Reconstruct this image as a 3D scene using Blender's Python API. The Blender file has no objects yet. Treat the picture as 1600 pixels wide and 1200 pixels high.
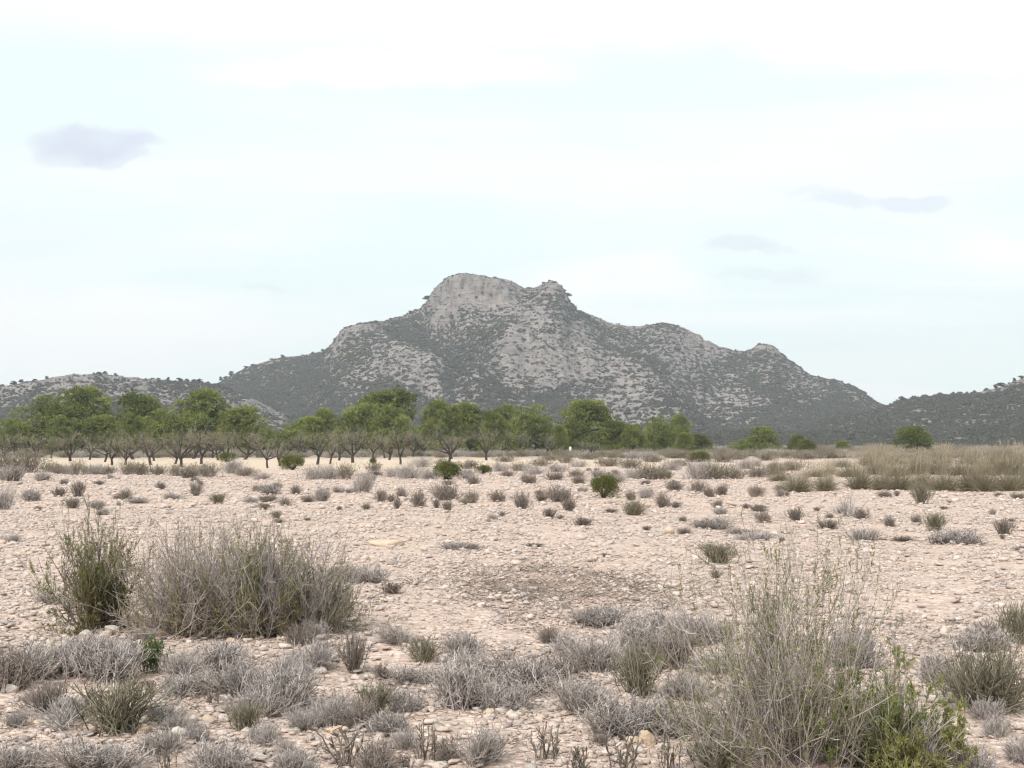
import bpy, bmesh, math, random
import numpy as np
from mathutils import Vector

S = bpy.context.scene
C = S.collection
R = math.radians

# ------------------------------------------------------------------ camera
EYE = 1.6
PITCH = math.atan(95 / 2000)
cam_d = bpy.data.cameras.new('camera')
cam = bpy.data.objects.new('camera', cam_d)
C.objects.link(cam)
cam.location = (0, 0, EYE)
cam.rotation_euler = (math.pi / 2 + PITCH, 0, 0)
cam_d.sensor_width = 36
cam_d.lens = 45.0
cam_d.clip_start = 0.1
cam_d.clip_end = 12000
S.camera = cam

# ------------------------------------------------------------------ light, sky, exposure
SUN_EL, SUN_AZ = R(44), R(207)          # azimuth clockwise from +Y (the viewing direction): high, behind left
sun_d = bpy.data.lights.new('sun', 'SUN')
sun_d.energy = 1.5
sun_d.angle = R(14)
sun_d.color = (1.0, 0.93, 0.86)
sun = bpy.data.objects.new('sun', sun_d)
C.objects.link(sun)
sdir = Vector((math.sin(SUN_AZ) * math.cos(SUN_EL), math.cos(SUN_AZ) * math.cos(SUN_EL), math.sin(SUN_EL)))
sun.rotation_euler = sdir.to_track_quat('Z', 'Y').to_euler()

S.view_settings.view_transform = 'Standard'
S.view_settings.look = 'None'
S.view_settings.gamma = 1.0
S.view_settings.exposure = 1.3
S.render.engine = 'CYCLES'
S.cycles.use_denoising = True
S.cycles.max_bounces = 5
S.cycles.diffuse_bounces = 3
S.cycles.volume_bounces = 0
S.cycles.filter_width = 1.3


class NT:
    """small node-tree writer"""
    def __init__(self, tree):
        self.t = tree
        self.n = tree.nodes
        self.l = tree.links

    def node(self, typ, **kw):
        nd = self.n.new(typ)
        for k, v in kw.items():
            setattr(nd, k, v)
        return nd

    def put(self, sock, val):
        if isinstance(val, bpy.types.NodeSocket):
            self.l.new(val, sock)
        elif val is not None:
            sock.default_value = val

    def math(self, op, a, b=None, c=None, clamp=False):
        nd = self.node('ShaderNodeMath', operation=op, use_clamp=clamp)
        for i, v in enumerate((a, b, c)):
            self.put(nd.inputs[i], v)
        return nd.outputs[0]

    def mix(self, f, a, b, blend='MIX'):
        nd = self.node('ShaderNodeMix', data_type='RGBA', blend_type=blend)
        self.put(nd.inputs[0], f)
        for i, v in ((6, a), (7, b)):
            self.put(nd.inputs[i], v if isinstance(v, bpy.types.NodeSocket) else (*v[:3], 1.0))
        return nd.outputs[2]

    def step(self, v, lo, hi, a=0.0, b=1.0):
        nd = self.node('ShaderNodeMapRange', interpolation_type='SMOOTHSTEP')
        self.put(nd.inputs[0], v)
        nd.inputs[1].default_value, nd.inputs[2].default_value = lo, hi
        nd.inputs[3].default_value, nd.inputs[4].default_value = a, b
        return nd.outputs[0]

    def noise(self, vec, scale, detail=3.0, rough=0.55, dist=0.0):
        nd = self.node('ShaderNodeTexNoise')
        self.put(nd.inputs['Vector'], vec)
        nd.inputs['Scale'].default_value = scale
        nd.inputs['Detail'].default_value = detail
        nd.inputs['Roughness'].default_value = rough
        nd.inputs['Distortion'].default_value = dist
        return nd.outputs['Fac']

    def scale(self, vec, s, o=(0, 0, 0)):
        nd = self.node('ShaderNodeMapping')
        self.put(nd.inputs['Vector'], vec)
        nd.inputs['Scale'].default_value = s
        nd.inputs['Location'].default_value = o
        return nd.outputs[0]


def pix_uv(px, py):
    """pixel of the 1600 x 1200 frame -> (X/Y, Z/Y) of the viewing ray"""
    cx, cy = (np.asarray(px, float) - 800) / 2000, (600 - np.asarray(py, float)) / 2000
    dy = math.cos(PITCH) - cy * math.sin(PITCH)
    dz = math.sin(PITCH) + cy * math.cos(PITCH)
    return cx / dy, dz / dy


def ground_at(px, py):
    u, v = pix_uv(px, py)
    Y = -EYE / v
    return float(u * Y), float(Y)


W = bpy.data.worlds.new('World')
S.world = W
W.use_nodes = True
t = NT(W.node_tree)
t.n.clear()
out = t.node('ShaderNodeOutputWorld')
sky = t.node('ShaderNodeTexSky', sky_type='NISHITA')
sky.sun_disc = False
sky.sun_elevation = SUN_EL
sky.sun_rotation = SUN_AZ
sky.altitude = 400
sky.dust_density = 2.0
bg = t.node('ShaderNodeBackground')
bg.inputs['Strength'].default_value = 0.1
co = t.node('ShaderNodeTexCoord').outputs['Generated']
sep = t.node('ShaderNodeSeparateXYZ')
t.put(sep.inputs[0], co)
X, Y, Z = sep.outputs
zz = t.math('ADD', t.math('MAXIMUM', Z, 0.0), 0.10)
cmb = t.node('ShaderNodeCombineXYZ')
t.put(cmb.inputs[0], t.math('DIVIDE', X, zz))
t.put(cmb.inputs[1], t.math('DIVIDE', Y, zz))
plane = cmb.outputs[0]
n1 = t.noise(t.scale(plane, (0.42, 0.75, 1), (3.1, 2.3, 0)), 1.0, 6.0, 0.55, 0.7)
n2 = t.noise(t.scale(plane, (0.35, 0.6, 1), (7.7, 4.2, 0)), 1.6, 4.0, 0.5, 0.3)
# the same thin white veil of cloud all over the sky: pale cyan where it is thin, white where it is thick
veil = t.mix(t.step(n1, 0.43, 0.68), (3.93, 4.40, 4.33), (4.50, 4.58, 4.55))
col = t.mix(0.93, sky.outputs[0], veil)
col = t.mix(t.step(n2, 0.62, 0.80, 0.0, 0.25), col, (3.75, 3.9, 4.2))
# banks of white cloud and the few small lavender clouds, by their direction in the sky
yy = t.math('MAXIMUM', Y, 0.02)
U, V = t.math('DIVIDE', X, yy), t.math('DIVIDE', Z, yy)
w1 = t.math('MULTIPLY', t.math('SUBTRACT', t.noise(co, 22.0, 4.0, 0.55), 0.5), 1.0)
w2 = t.math('MULTIPLY', t.math('SUBTRACT', t.noise(t.scale(co, (1, 1, 1), (5, 3, 2)), 16.0, 4.0, 0.6), 0.5), 1.0)
for (cx, cy, rx, ry, amt) in ((800, -10, 900, 95, 2), (90, 520, 330, 75, 2), (1590, 392, 110, 34, 2), (960, 440, 150, 40, 2), (600, 110, 300, 30, 2), (1480, 60, 300, 60, 2), (150, 220, 104, 24, 0.6), (120, 238, 70, 20, 0.55), (185, 245, 56, 15, 0.55), (225, 222, 54, 12, 0.45), (90, 214, 52, 14, 0.35), (1320, 318, 58, 14, 0.4), (1425, 316, 56, 12, 0.45), (1270, 302, 50, 8, 0.25),
                              (1160, 388, 64, 11, 0.38), (1215, 396, 40, 7, 0.25), (1200, 430, 74, 9, 0.22), (1240, 440, 36, 7, 0.2), (405, 448, 45, 6, 0.22), (970, 436, 34, 16, 0.12), (1040, 240, 120, 20, 0.06), (1480, 250, 90, 20, 0.07), (560, 180, 160, 24, 0.06)):
    u0, v0 = pix_uv(cx, cy)
    a = t.math('DIVIDE', t.math('SUBTRACT', t.math('MULTIPLY_ADD', w1, 0.06, U), float(u0)), rx / 2000)
    b = t.math('DIVIDE', t.math('SUBTRACT', t.math('MULTIPLY_ADD', w2, 0.034, V), float(v0)), ry / 2000)
    r2 = t.math('ADD', t.math('MULTIPLY', a, a), t.math('MULTIPLY', b, b))
    col = t.mix(t.step(r2, *((0.25, 1.4) if amt < 1 else (0.0, 1.8)), min(amt, 0.95), 0.0), col, (3.0, 3.2, 3.82) if amt < 1 else (4.6, 4.66, 4.64))
t.l.new(col, bg.inputs['Color'])
t.l.new(bg.outputs[0], out.inputs['Surface'])

# ------------------------------------------------------------------ helpers
rng = np.random.default_rng(7)
_perm = np.random.default_rng(99).permutation(256)
_perm = np.concatenate([_perm, _perm])
_ang = np.random.default_rng(98).uniform(0, 2 * np.pi, 256)
_gx, _gy = np.cos(_ang), np.sin(_ang)


def pn(x, y, seed=0):
    x = np.asarray(x, float) + seed * 17.31
    y = np.asarray(y, float) + seed * 9.77
    xi, yi = np.floor(x).astype(int), np.floor(y).astype(int)
    xf, yf = x - xi, y - yi
    u, v = xf * xf * xf * (xf * (xf * 6 - 15) + 10), yf * yf * yf * (yf * (yf * 6 - 15) + 10)

    def g(ix, iy, dx, dy):
        h = _perm[(_perm[ix & 255] + iy) & 255]
        return _gx[h] * dx + _gy[h] * dy
    a, b = g(xi, yi, xf, yf), g(xi + 1, yi, xf - 1, yf)
    c, d = g(xi, yi + 1, xf, yf - 1), g(xi + 1, yi + 1, xf - 1, yf - 1)
    return (a + (b - a) * u + ((c + (d - c) * u) - (a + (b - a) * u)) * v) * 1.45


def fbm(x, y, octv=4, seed=0, gain=0.5):
    o, a = 0, 1.0
    for i in range(octv):
        o = o + a * pn(x * 2 ** i, y * 2 ** i, seed + i)
        a *= gain
    return o


def sstep(x, a, b):
    k = np.clip((x - a) / (b - a), 0, 1)
    return k * k * (3 - 2 * k)


def unit(v):
    return v / np.maximum(np.linalg.norm(v, axis=-1, keepdims=True), 1e-9)


def mesh_np(name, V, faces, mat, tone=None, smooth=False):
    """faces: list of (n,k) int arrays; tone: a float per vertex"""
    me = bpy.data.meshes.new(name)
    V = np.ascontiguousarray(V, np.float32)
    me.vertices.add(len(V))
    me.vertices.foreach_set('co', V.ravel())
    faces = [f for f in faces if len(f)]
    nl = sum(f.size for f in faces)
    me.loops.add(nl)
    me.loops.foreach_set('vertex_index', np.concatenate([f.ravel() for f in faces]).astype(np.int32))
    tot = np.concatenate([np.full(len(f), f.shape[1]) for f in faces]).astype(np.int32)
    me.polygons.add(len(tot))
    me.polygons.foreach_set('loop_start', (np.cumsum(tot) - tot).astype(np.int32))
    if smooth:
        me.polygons.foreach_set('use_smooth', np.ones(len(tot), bool))
    if tone is not None:
        a = me.attributes.new('tone', 'FLOAT', 'POINT')
        a.data.foreach_set('value', np.ascontiguousarray(tone, np.float32))
    me.update(calc_edges=True)
    me.materials.append(mat)
    return me


def link(name, data, parent=None, loc=(0, 0, 0), rz=0.0, sc=1.0):
    o = bpy.data.objects.new(name, data)
    C.objects.link(o)
    o.parent = parent
    o.location = loc
    if rz:
        o.rotation_euler = (0, 0, rz)
    if sc != 1.0:
        o.scale = (sc, sc, sc) if not hasattr(sc, '__len__') else sc
    return o


def tag(o, label=None, cat=None, group=None, kind=None):
    for k, v in (('label', label), ('category', cat), ('group', group), ('kind', kind)):
        if v:
            o[k] = v
    return o


class Acc:
    """collects strands and leaves of one plant part"""
    def __init__(self):
        self.V, self.Q, self.T, self.tone, self.n = [], [], [], [], 0

    def tubes(self, P, r0, r1, rg, sides=3, tone=None, power=1.0):
        N, K, _ = P.shape
        if N == 0:
            return
        r0, r1 = np.broadcast_to(r0, N), np.broadcast_to(r1, N)
        d = unit(np.gradient(P, axis=1))
        ref = unit(rg.normal(size=(N, 1, 3)))
        a = unit(np.cross(d, np.broadcast_to(ref, d.shape)))
        b = np.cross(d, a)
        k = np.linspace(0, 1, K) ** power
        rad = (r0[:, None] * (1 - k) + r1[:, None] * k)[..., None, None]
        th = np.arange(sides) * 2 * np.pi / sides
        ring = P[:, :, None, :] + rad * (a[:, :, None, :] * np.cos(th)[None, None, :, None] + b[:, :, None, :] * np.sin(th)[None, None, :, None])
        idx = (np.arange(N * K * sides) + self.n).reshape(N, K, sides)
        nx = np.roll(idx, -1, axis=2)
        q = np.stack([idx[:, :-1], nx[:, :-1], nx[:, 1:], idx[:, 1:]], axis=-1).reshape(-1, 4)
        self.V.append(ring.reshape(-1, 3))
        self.Q.append(q)
        tn = rg.random(N) if tone is None else np.broadcast_to(tone, N)
        self.tone.append(np.repeat(tn, K * sides))
        self.n += N * K * sides

    def ribbons(self, P, w0, w1, rg, tone=None):
        N, K, _ = P.shape
        d = unit(np.gradient(P, axis=1))
        a = unit(np.cross(d, np.broadcast_to(unit(rg.normal(size=(N, 1, 3))), d.shape)))
        k = np.linspace(0, 1, K)
        w = (np.broadcast_to(w0, N)[:, None] * (1 - k) + np.broadcast_to(w1, N)[:, None] * k)[..., None] * 0.5
        ring = np.stack([P - a * w, P + a * w], axis=2)
        idx = (np.arange(N * K * 2) + self.n).reshape(N, K, 2)
        q = np.stack([idx[:, :-1, 0], idx[:, :-1, 1], idx[:, 1:, 1], idx[:, 1:, 0]], axis=-1).reshape(-1, 4)
        self.V.append(ring.reshape(-1, 3))
        self.Q.append(q)
        tn = rg.random(N) if tone is None else np.broadcast_to(tone, N)
        self.tone.append(np.repeat(tn, K * 2))
        self.n += N * K * 2

    def leaves(self, P, D, L, Wd, rg, tone=None):
        """a pointed, slightly folded leaf of two triangles at each P along D"""
        N = len(P)
        if N == 0:
            return
        D = unit(D)
        a = unit(np.cross(D, unit(rg.normal(size=(N, 3)))))
        up = np.cross(D, a)
        L, Wd = np.broadcast_to(L, N)[:, None], np.broadcast_to(Wd, N)[:, None]
        tip, mid = P + D * L, P + D * L * 0.5
        v = np.stack([P, mid + a * Wd * 0.5 + up * Wd * 0.2, tip, mid - a * Wd * 0.5 + up * Wd * 0.2], axis=1)
        i = (np.arange(N * 4) + self.n).reshape(N, 4)
        self.V.append(v.reshape(-1, 3))
        self.T.append(np.concatenate([i[:, [0, 1, 2]], i[:, [0, 2, 3]]]))
        tn = rg.random(N) if tone is None else np.broadcast_to(tone, N)
        self.tone.append(np.repeat(tn, 4))
        self.n += N * 4

    def mesh(self, name, mat, smooth=False):
        return mesh_np(name, np.concatenate(self.V), ([np.concatenate(self.Q)] if self.Q else []) + ([np.concatenate(self.T)] if self.T else []), mat, np.concatenate(self.tone), smooth)


def grow(P0, D0, L, K, rg, wander=0.12, lift=0.05):
    """polylines (N,K,3) that start at P0 along D0"""
    P, d = [P0], unit(D0)
    N = len(P0)
    st = (np.broadcast_to(L, N) / (K - 1))[:, None]
    lf = np.broadcast_to(lift, N)[:, None]
    for _ in range(K - 1):
        d = unit(d + rg.normal(size=(N, 3)) * wander + lf * np.array([0, 0, 1.0]))
        P.append(P[-1] + d * st)
    return np.stack(P, axis=1)


def sprout(P, per, rg, lo=0.35, hi=1.0):
    """points and tangents along polylines, 'per' for each"""
    N, K, _ = P.shape
    i = np.repeat(np.arange(N), per)
    s = rg.uniform(lo, hi, len(i)) * (K - 1)
    k = np.minimum(s.astype(int), K - 2)
    f = (s - k)[:, None]
    A, B = P[i, k], P[i, k + 1]
    return A * (1 - f) + B * f, unit(B - A)


def hemi(N, rg, spread, bias=1.0):
    """directions round +Z out to 'spread' radians"""
    th = spread * rg.random(N) ** bias
    ph = rg.uniform(0, 2 * np.pi, N)
    return np.stack([np.sin(th) * np.cos(ph), np.sin(th) * np.sin(ph), np.cos(th)], axis=1)


# ------------------------------------------------------------------ materials
def plain(name, build, rough=0.9, spec=0.15, trans=0.0):
    m = bpy.data.materials.new(name)
    m.use_nodes = True
    k = NT(m.node_tree)
    p = k.n['Principled BSDF']
    p.inputs['Roughness'].default_value = rough
    p.inputs['Specular IOR Level'].default_value = spec
    c = build(k, p)
    if c is not None:
        k.put(p.inputs['Base Color'], c if isinstance(c, bpy.types.NodeSocket) else (*c, 1))
    if trans:
        tl, mx = k.node('ShaderNodeBsdfTranslucent'), k.node('ShaderNodeMixShader')
        k.put(tl.inputs['Color'], c)
        mx.inputs[0].default_value = trans
        k.l.new(p.outputs[0], mx.inputs[1])
        k.l.new(tl.outputs[0], mx.inputs[2])
        k.l.new(mx.outputs[0], k.n['Material Output'].inputs['Surface'])
    return m


def toned(name, c0, c1, c2=None, c3=None, rough=0.9, patch=1.3):
    """colour by strand (tone), by object (random) and by patches in the plant"""
    def build(k, p):
        tn = k.node('ShaderNodeAttribute', attribute_name='tone').outputs['Fac']
        ob = k.node('ShaderNodeObjectInfo').outputs['Random']
        tc = k.node('ShaderNodeTexCoord').outputs['Object']
        c = k.mix(tn, c0, c1)
        if c2:
            c = k.mix(k.step(k.noise(tc, patch, 3), 0.42, 0.62), c, k.mix(tn, c2, c3 or c2))
        return k.mix(0.45, c, k.mix(ob, [x * 0.72 for x in (1, 1, 1)], [1.25] * 3), 'MULTIPLY') if True else c
    return plain(name, build, rough, trans=0.36 if name == 'pine_leaf' else 0.45 if ('leaf' in name and 'hill' not in name) or 'grass' in name else 0.0)


M = {}
M['grey_twig'] = toned('grey_twig', (0.20, 0.178, 0.165), (0.66, 0.60, 0.575), (0.21, 0.185, 0.16), (0.58, 0.52, 0.48))
M['brown_twig'] = toned('brown_twig', (0.13, 0.107, 0.092), (0.42, 0.362, 0.322), (0.14, 0.112, 0.092), (0.40, 0.335, 0.285))
M['mauve_twig'] = toned('mauve_twig', (0.19, 0.163, 0.152), (0.58, 0.515, 0.49), (0.19, 0.158, 0.142), (0.51, 0.445, 0.415))
M['olive_twig'] = toned('olive_twig', (0.11, 0.10, 0.07), (0.38, 0.35, 0.26), (0.11, 0.10, 0.07), (0.37, 0.33, 0.255))
M['dark_stalk'] = toned('dark_stalk', (0.10, 0.085, 0.072), (0.30, 0.255, 0.215))
M['dead_twig'] = toned('dead_twig', (0.25, 0.23, 0.22), (0.50, 0.47, 0.45))
M['bush_leaf'] = toned('bush_leaf', (0.12, 0.135, 0.05), (0.29, 0.30, 0.12), (0.15, 0.15, 0.06), (0.32, 0.30, 0.13))
M['fresh_leaf'] = toned('fresh_leaf', (0.16, 0.20, 0.06), (0.37, 0.41, 0.14), (0.22, 0.22, 0.08), (0.42, 0.39, 0.16))
M['green_leaf'] = toned('green_leaf', (0.15, 0.17, 0.06), (0.36, 0.37, 0.14), (0.19, 0.18, 0.075), (0.40, 0.36, 0.165))
M['yellow_leaf'] = toned('yellow_leaf', (0.22, 0.19, 0.085), (0.42, 0.355, 0.17))
M['herb_leaf'] = toned('herb_leaf', (0.11, 0.17, 0.06), (0.24, 0.32, 0.12))
M['juniper_leaf'] = toned('juniper_leaf', (0.075, 0.09, 0.03), (0.26, 0.27, 0.095))
M['scrub_leaf'] = toned('scrub_leaf', (0.17, 0.17, 0.10), (0.38, 0.36, 0.23), (0.21, 0.185, 0.13), (0.42, 0.37, 0.27))
M['pine_leaf'] = toned('pine_leaf', (0.075, 0.10, 0.03), (0.32, 0.365, 0.12), (0.11, 0.138, 0.04), (0.41, 0.43, 0.135), patch=0.35)
M['far_pine'] = toned('far_pine', (0.03, 0.038, 0.022), (0.075, 0.085, 0.046))
M['bark'] = toned('bark', (0.06, 0.05, 0.042), (0.11, 0.092, 0.08))
M['almond_bark'] = toned('almond_bark', (0.045, 0.038, 0.034), (0.10, 0.086, 0.076))
M['almond_twig'] = toned('almond_twig', (0.16, 0.14, 0.12), (0.34, 0.30, 0.26))
M['almond_leaf'] = toned('almond_leaf', (0.18, 0.19, 0.095), (0.37, 0.36, 0.19))
M['grass_low'] = toned('grass_low', (0.15, 0.13, 0.092), (0.42, 0.365, 0.27), (0.15, 0.135, 0.085), (0.38, 0.34, 0.23))
M['grass_straw'] = toned('grass_straw', (0.32, 0.27, 0.185), (0.56, 0.49, 0.375))
M['hill_leaf'] = toned('hill_leaf', (0.044, 0.048, 0.039), (0.13, 0.133, 0.108), (0.072, 0.068, 0.062), (0.155, 0.144, 0.13), patch=0.5)
M['white_paint'] = plain('white_paint', lambda k, p: k.mix(k.step(k.noise(k.node('ShaderNodeTexCoord').outputs['Object'], 4), 0.5, 0.7), (0.78, 0.78, 0.76), (0.6, 0.58, 0.54)))


def stone_build(pal):
    def build(k, p):
        ob = k.node('ShaderNodeObjectInfo').outputs['Random']
        tc = k.node('ShaderNodeTexCoord').outputs['Object']
        ramp = k.node('ShaderNodeValToRGB')
        el = ramp.color_ramp.elements
        while len(el) < len(pal):
            el.new(0.5)
        for i, c in enumerate(pal):
            el[i].position = i / (len(pal) - 1)
            el[i].color = (*c, 1)
        k.put(ramp.inputs[0], ob)
        n = k.noise(tc, 2.2, 4, 0.6)
        c = k.mix(k.step(n, 0.45, 0.7, 0, 0.4), ramp.outputs[0], (0.42, 0.36, 0.31))
        c = k.mix(k.step(k.noise(tc, 6.0, 2), 0.55, 0.72, 0, 0.4), c, (0.68, 0.62, 0.575))
        bp = k.node('ShaderNodeBump')
        bp.inputs['Strength'].default_value = 0.5
        bp.inputs['Distance'].default_value = 0.08
        k.put(bp.inputs['Height'], k.noise(tc, 5, 5, 0.65))
        k.l.new(bp.outputs[0], p.inputs['Normal'])
        return c
    return build


LIME = [(0.66, 0.55, 0.485), (0.61, 0.525, 0.48), (0.67, 0.545, 0.445), (0.50, 0.43, 0.405), (0.72, 0.63, 0.575), (0.64, 0.515, 0.44), (0.38, 0.33, 0.31), (0.68, 0.58, 0.525)]
M['stone'] = plain('stone', stone_build(LIME), 0.92, 0.2)
M['stone_orange'] = plain('stone_orange', stone_build([(0.60, 0.46, 0.33), (0.62, 0.50, 0.38)]), 0.92, 0.2)
M['stone_pale'] = plain('stone_pale', stone_build([(0.60, 0.54, 0.47), (0.64, 0.58, 0.52)]), 0.92, 0.2)
M['stone_dark'] = plain('stone_dark', stone_build([(0.09, 0.08, 0.075), (0.11, 0.10, 0.09)]), 0.92, 0.2)


def ground_build(k, p):
    g = k.node('ShaderNodeNewGeometry').outputs['Position']
    big = k.noise(g, 0.12, 4, 0.6)
    mid = k.noise(g, 0.9, 4, 0.6)
    c = k.mix(k.step(big, 0.35, 0.65), (0.625, 0.512, 0.455), (0.61, 0.512, 0.475))
    c = k.mix(k.step(mid, 0.4, 0.68, 0, 0.6), c, (0.675, 0.56, 0.49))
    # small stones too fine to build, soil between them
    v = k.node('ShaderNodeTexVoronoi', feature='F1')
    k.put(v.inputs['Vector'], k.scale(g, (1, 1, 1)))
    v.inputs['Scale'].default_value = 22
    vb = k.node('ShaderNodeTexVoronoi', feature='F1')
    k.put(vb.inputs['Vector'], g)
    vb.inputs['Scale'].default_value = 7
    sepc = k.node('ShaderNodeSeparateColor')
    k.put(sepc.inputs[0], v.outputs['Color'])
    tint = k.mix(sepc.outputs[0], (0.62, 0.56, 0.51), (1.28, 1.26, 1.23))
    c = k.mix(0.55, c, tint, 'MULTIPLY')
    sb = k.node('ShaderNodeSeparateColor')
    k.put(sb.inputs[0], vb.outputs['Color'])
    c = k.mix(0.5, c, k.mix(sb.outputs[0], (0.68, 0.63, 0.6), (1.25, 1.22, 1.18)), 'MULTIPLY')
    soil = k.step(k.math('ADD', v.outputs['Distance'], k.math('MULTIPLY', mid, 0.35)), 0.62, 0.85, 0, 0.5)
    c = k.mix(soil, c, (0.36, 0.27, 0.215))
    c = k.mix(k.step(k.noise(k.scale(g, (0.5, 0.22, 1), (4, 9, 0)), 0.5, 4, 0.6), 0.55, 0.72, 0, 0.45), c, (0.48, 0.42, 0.395))
    sp = k.node('ShaderNodeSeparateXYZ')
    k.put(sp.inputs[0], g)
    # patch of bare brown soil in the middle of the field
    cx, cy = ground_at(880, 915)
    e = k.math('ADD', k.math('POWER', k.math('DIVIDE', k.math('SUBTRACT', sp.outputs[0], cx), 1.5), 2.0), k.math('POWER', k.math('DIVIDE', k.math('SUBTRACT', sp.outputs[1], cy), 2.9), 2.0))
    pm = k.math('MULTIPLY', k.step(e, 0.2, 1.3, 1, 0), k.step(k.noise(g, 3.2, 4, 0.7), 0.40, 0.58))
    c = k.mix(k.math('MULTIPLY', pm, 0.6), c, (0.31, 0.205, 0.16))
    # tilled soil of the almond field
    wob = k.math('MULTIPLY', k.math('SUBTRACT', k.noise(g, 0.06, 3), 0.5), 26.0)
    yy = k.math('ADD', sp.outputs[1], wob)
    f = k.math('MULTIPLY', k.step(yy, 84, 90), k.step(yy, 150, 156, 1, 0))
    f = k.math('MULTIPLY', f, k.step(sp.outputs[0], 2, 22, 1, 0))
    c = k.mix(f, c, k.mix(k.noise(g, 0.7, 3), (0.58, 0.46, 0.345), (0.63, 0.52, 0.42)))
    # scrubby earth farther off
    far = k.math('MULTIPLY', k.step(sp.outputs[1], 130, 175), 0.9)
    c = k.mix(far, c, k.mix(k.step(mid, 0.4, 0.6), (0.30, 0.265, 0.19), (0.42, 0.37, 0.285)))
    bp = k.node('ShaderNodeBump')
    bp.inputs['Strength'].default_value = 0.9
    bp.inputs['Distance'].default_value = 0.025
    h = k.math('ADD', k.math('MULTIPLY', v.outputs['Distance'], -0.6), k.math('MULTIPLY', vb.outputs['Distance'], -1.4))
    k.put(bp.inputs['Height'], k.math('ADD', h, k.noise(g, 30, 3)))
    k.l.new(bp.outputs[0], p.inputs['Normal'])
    return c


M['ground'] = plain('ground', ground_build, 0.95, 0.1)


def rock_build(k, p):
    g = k.node('ShaderNodeNewGeometry').outputs['Position']
    rk = k.node('ShaderNodeAttribute', attribute_name='tone').outputs['Fac']
    n = k.noise(k.scale(g, (1, 1, 2.2)), 0.12, 5, 0.65)
    s = k.noise(k.scale(g, (0.5, 0.5, 3.0)), 0.18, 4, 0.6)
    c = k.mix(k.step(n, 0.35, 0.65), (0.185, 0.166, 0.158), (0.30, 0.27, 0.258))
    c = k.mix(k.step(s, 0.52, 0.66, 0, 0.6), c, (0.135, 0.125, 0.12))
    c = k.mix(k.step(k.noise(g, 0.035, 3), 0.55, 0.7, 0, 0.5), c, (0.34, 0.29, 0.255))
    low = k.mix(k.step(k.noise(g, 0.25, 3), 0.4, 0.65), (0.15, 0.14, 0.115), (0.32, 0.275, 0.24))
    m = k.step(k.math('ADD', rk, k.math('MULTIPLY', k.math('SUBTRACT', k.noise(g, 0.16, 4), 0.5), 0.9)), 0.35, 0.6)
    bp = k.node('ShaderNodeBump')
    bp.inputs['Strength'].default_value = 0.8
    bp.inputs['Distance'].default_value = 1.5
    k.put(bp.inputs['Height'], k.noise(k.scale(g, (1, 1, 2)), 0.5, 4, 0.65))
    k.l.new(bp.outputs[0], p.inputs['Normal'])
    return k.mix(m, low, c)


M['limestone'] = plain('limestone', rock_build, 0.95, 0.1)

# ------------------------------------------------------------------ ground
def gz(x, y):
    x, y = np.asarray(x, float), np.asarray(y, float)
    r = np.hypot(x, y)
    near = np.clip(r / 6.0, 0, 1)
    z = 0.030 * fbm(x * 0.55, y * 0.55, 3, 3) + 0.06 * fbm(x * 0.09, y * 0.09, 2, 5)
    return z * near * np.clip(1.6 - r / 160.0, 0.15, 1.0)


def build_ground():
    th = np.concatenate([np.linspace(-math.pi, -R(34), 30, endpoint=False), np.linspace(-R(34), R(34), 330), np.linspace(R(34), math.pi, 31)[1:-1]])
    r = np.concatenate([[0.6], np.geomspace(1.5, 160, 300), np.geomspace(170, 2600, 40)])
    T, RR = np.meshgrid(th, r)
    Xg, Yg = np.sin(T) * RR, np.cos(T) * RR
    V = np.stack([Xg, Yg, gz(Xg, Yg)], axis=-1).reshape(-1, 3)
    n, m = len(r), len(th)
    i = np.arange(n * m).reshape(n, m)
    j = np.roll(i, -1, axis=1)
    F = np.stack([i[:-1], i[1:], j[1:], j[:-1]], axis=-1).reshape(-1, 4)[:, ::-1]
    hub = len(V)
    V = np.vstack([V, [[0, 0, 0]]])
    fan = np.stack([i[0], j[0], np.full(m, hub)], axis=-1)[:, ::-1]
    o = link('ground', mesh_np('ground', V, [F, fan], M['ground'], smooth=True))
    tag(o, 'pale stony field of limestone rubble stretching to the hills', None, None, 'structure')
    return o


ground = build_ground()

# ------------------------------------------------------------------ mountain and hills
def poly_dist(px, py, pts):
    d = np.full(px.shape, 1e9)
    for (x0, y0), (x1, y1) in zip(pts[:-1], pts[1:]):
        vx, vy = x1 - x0, y1 - y0
        q = np.clip(((px - x0) * vx + (py - y0) * vy) / (vx * vx + vy * vy + 1e-9), 0, 1)
        d = np.minimum(d, np.hypot(px - x0 - q * vx, py - y0 - q * vy))
    return d


def to_pix(X, Y, Z):
    f = Y * math.cos(PITCH) + (Z - EYE) * math.sin(PITCH)
    u = -Y * math.sin(PITCH) + (Z - EYE) * math.cos(PITCH)
    return 800 + 2000 * X / f, 600 - 2000 * u / f


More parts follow.
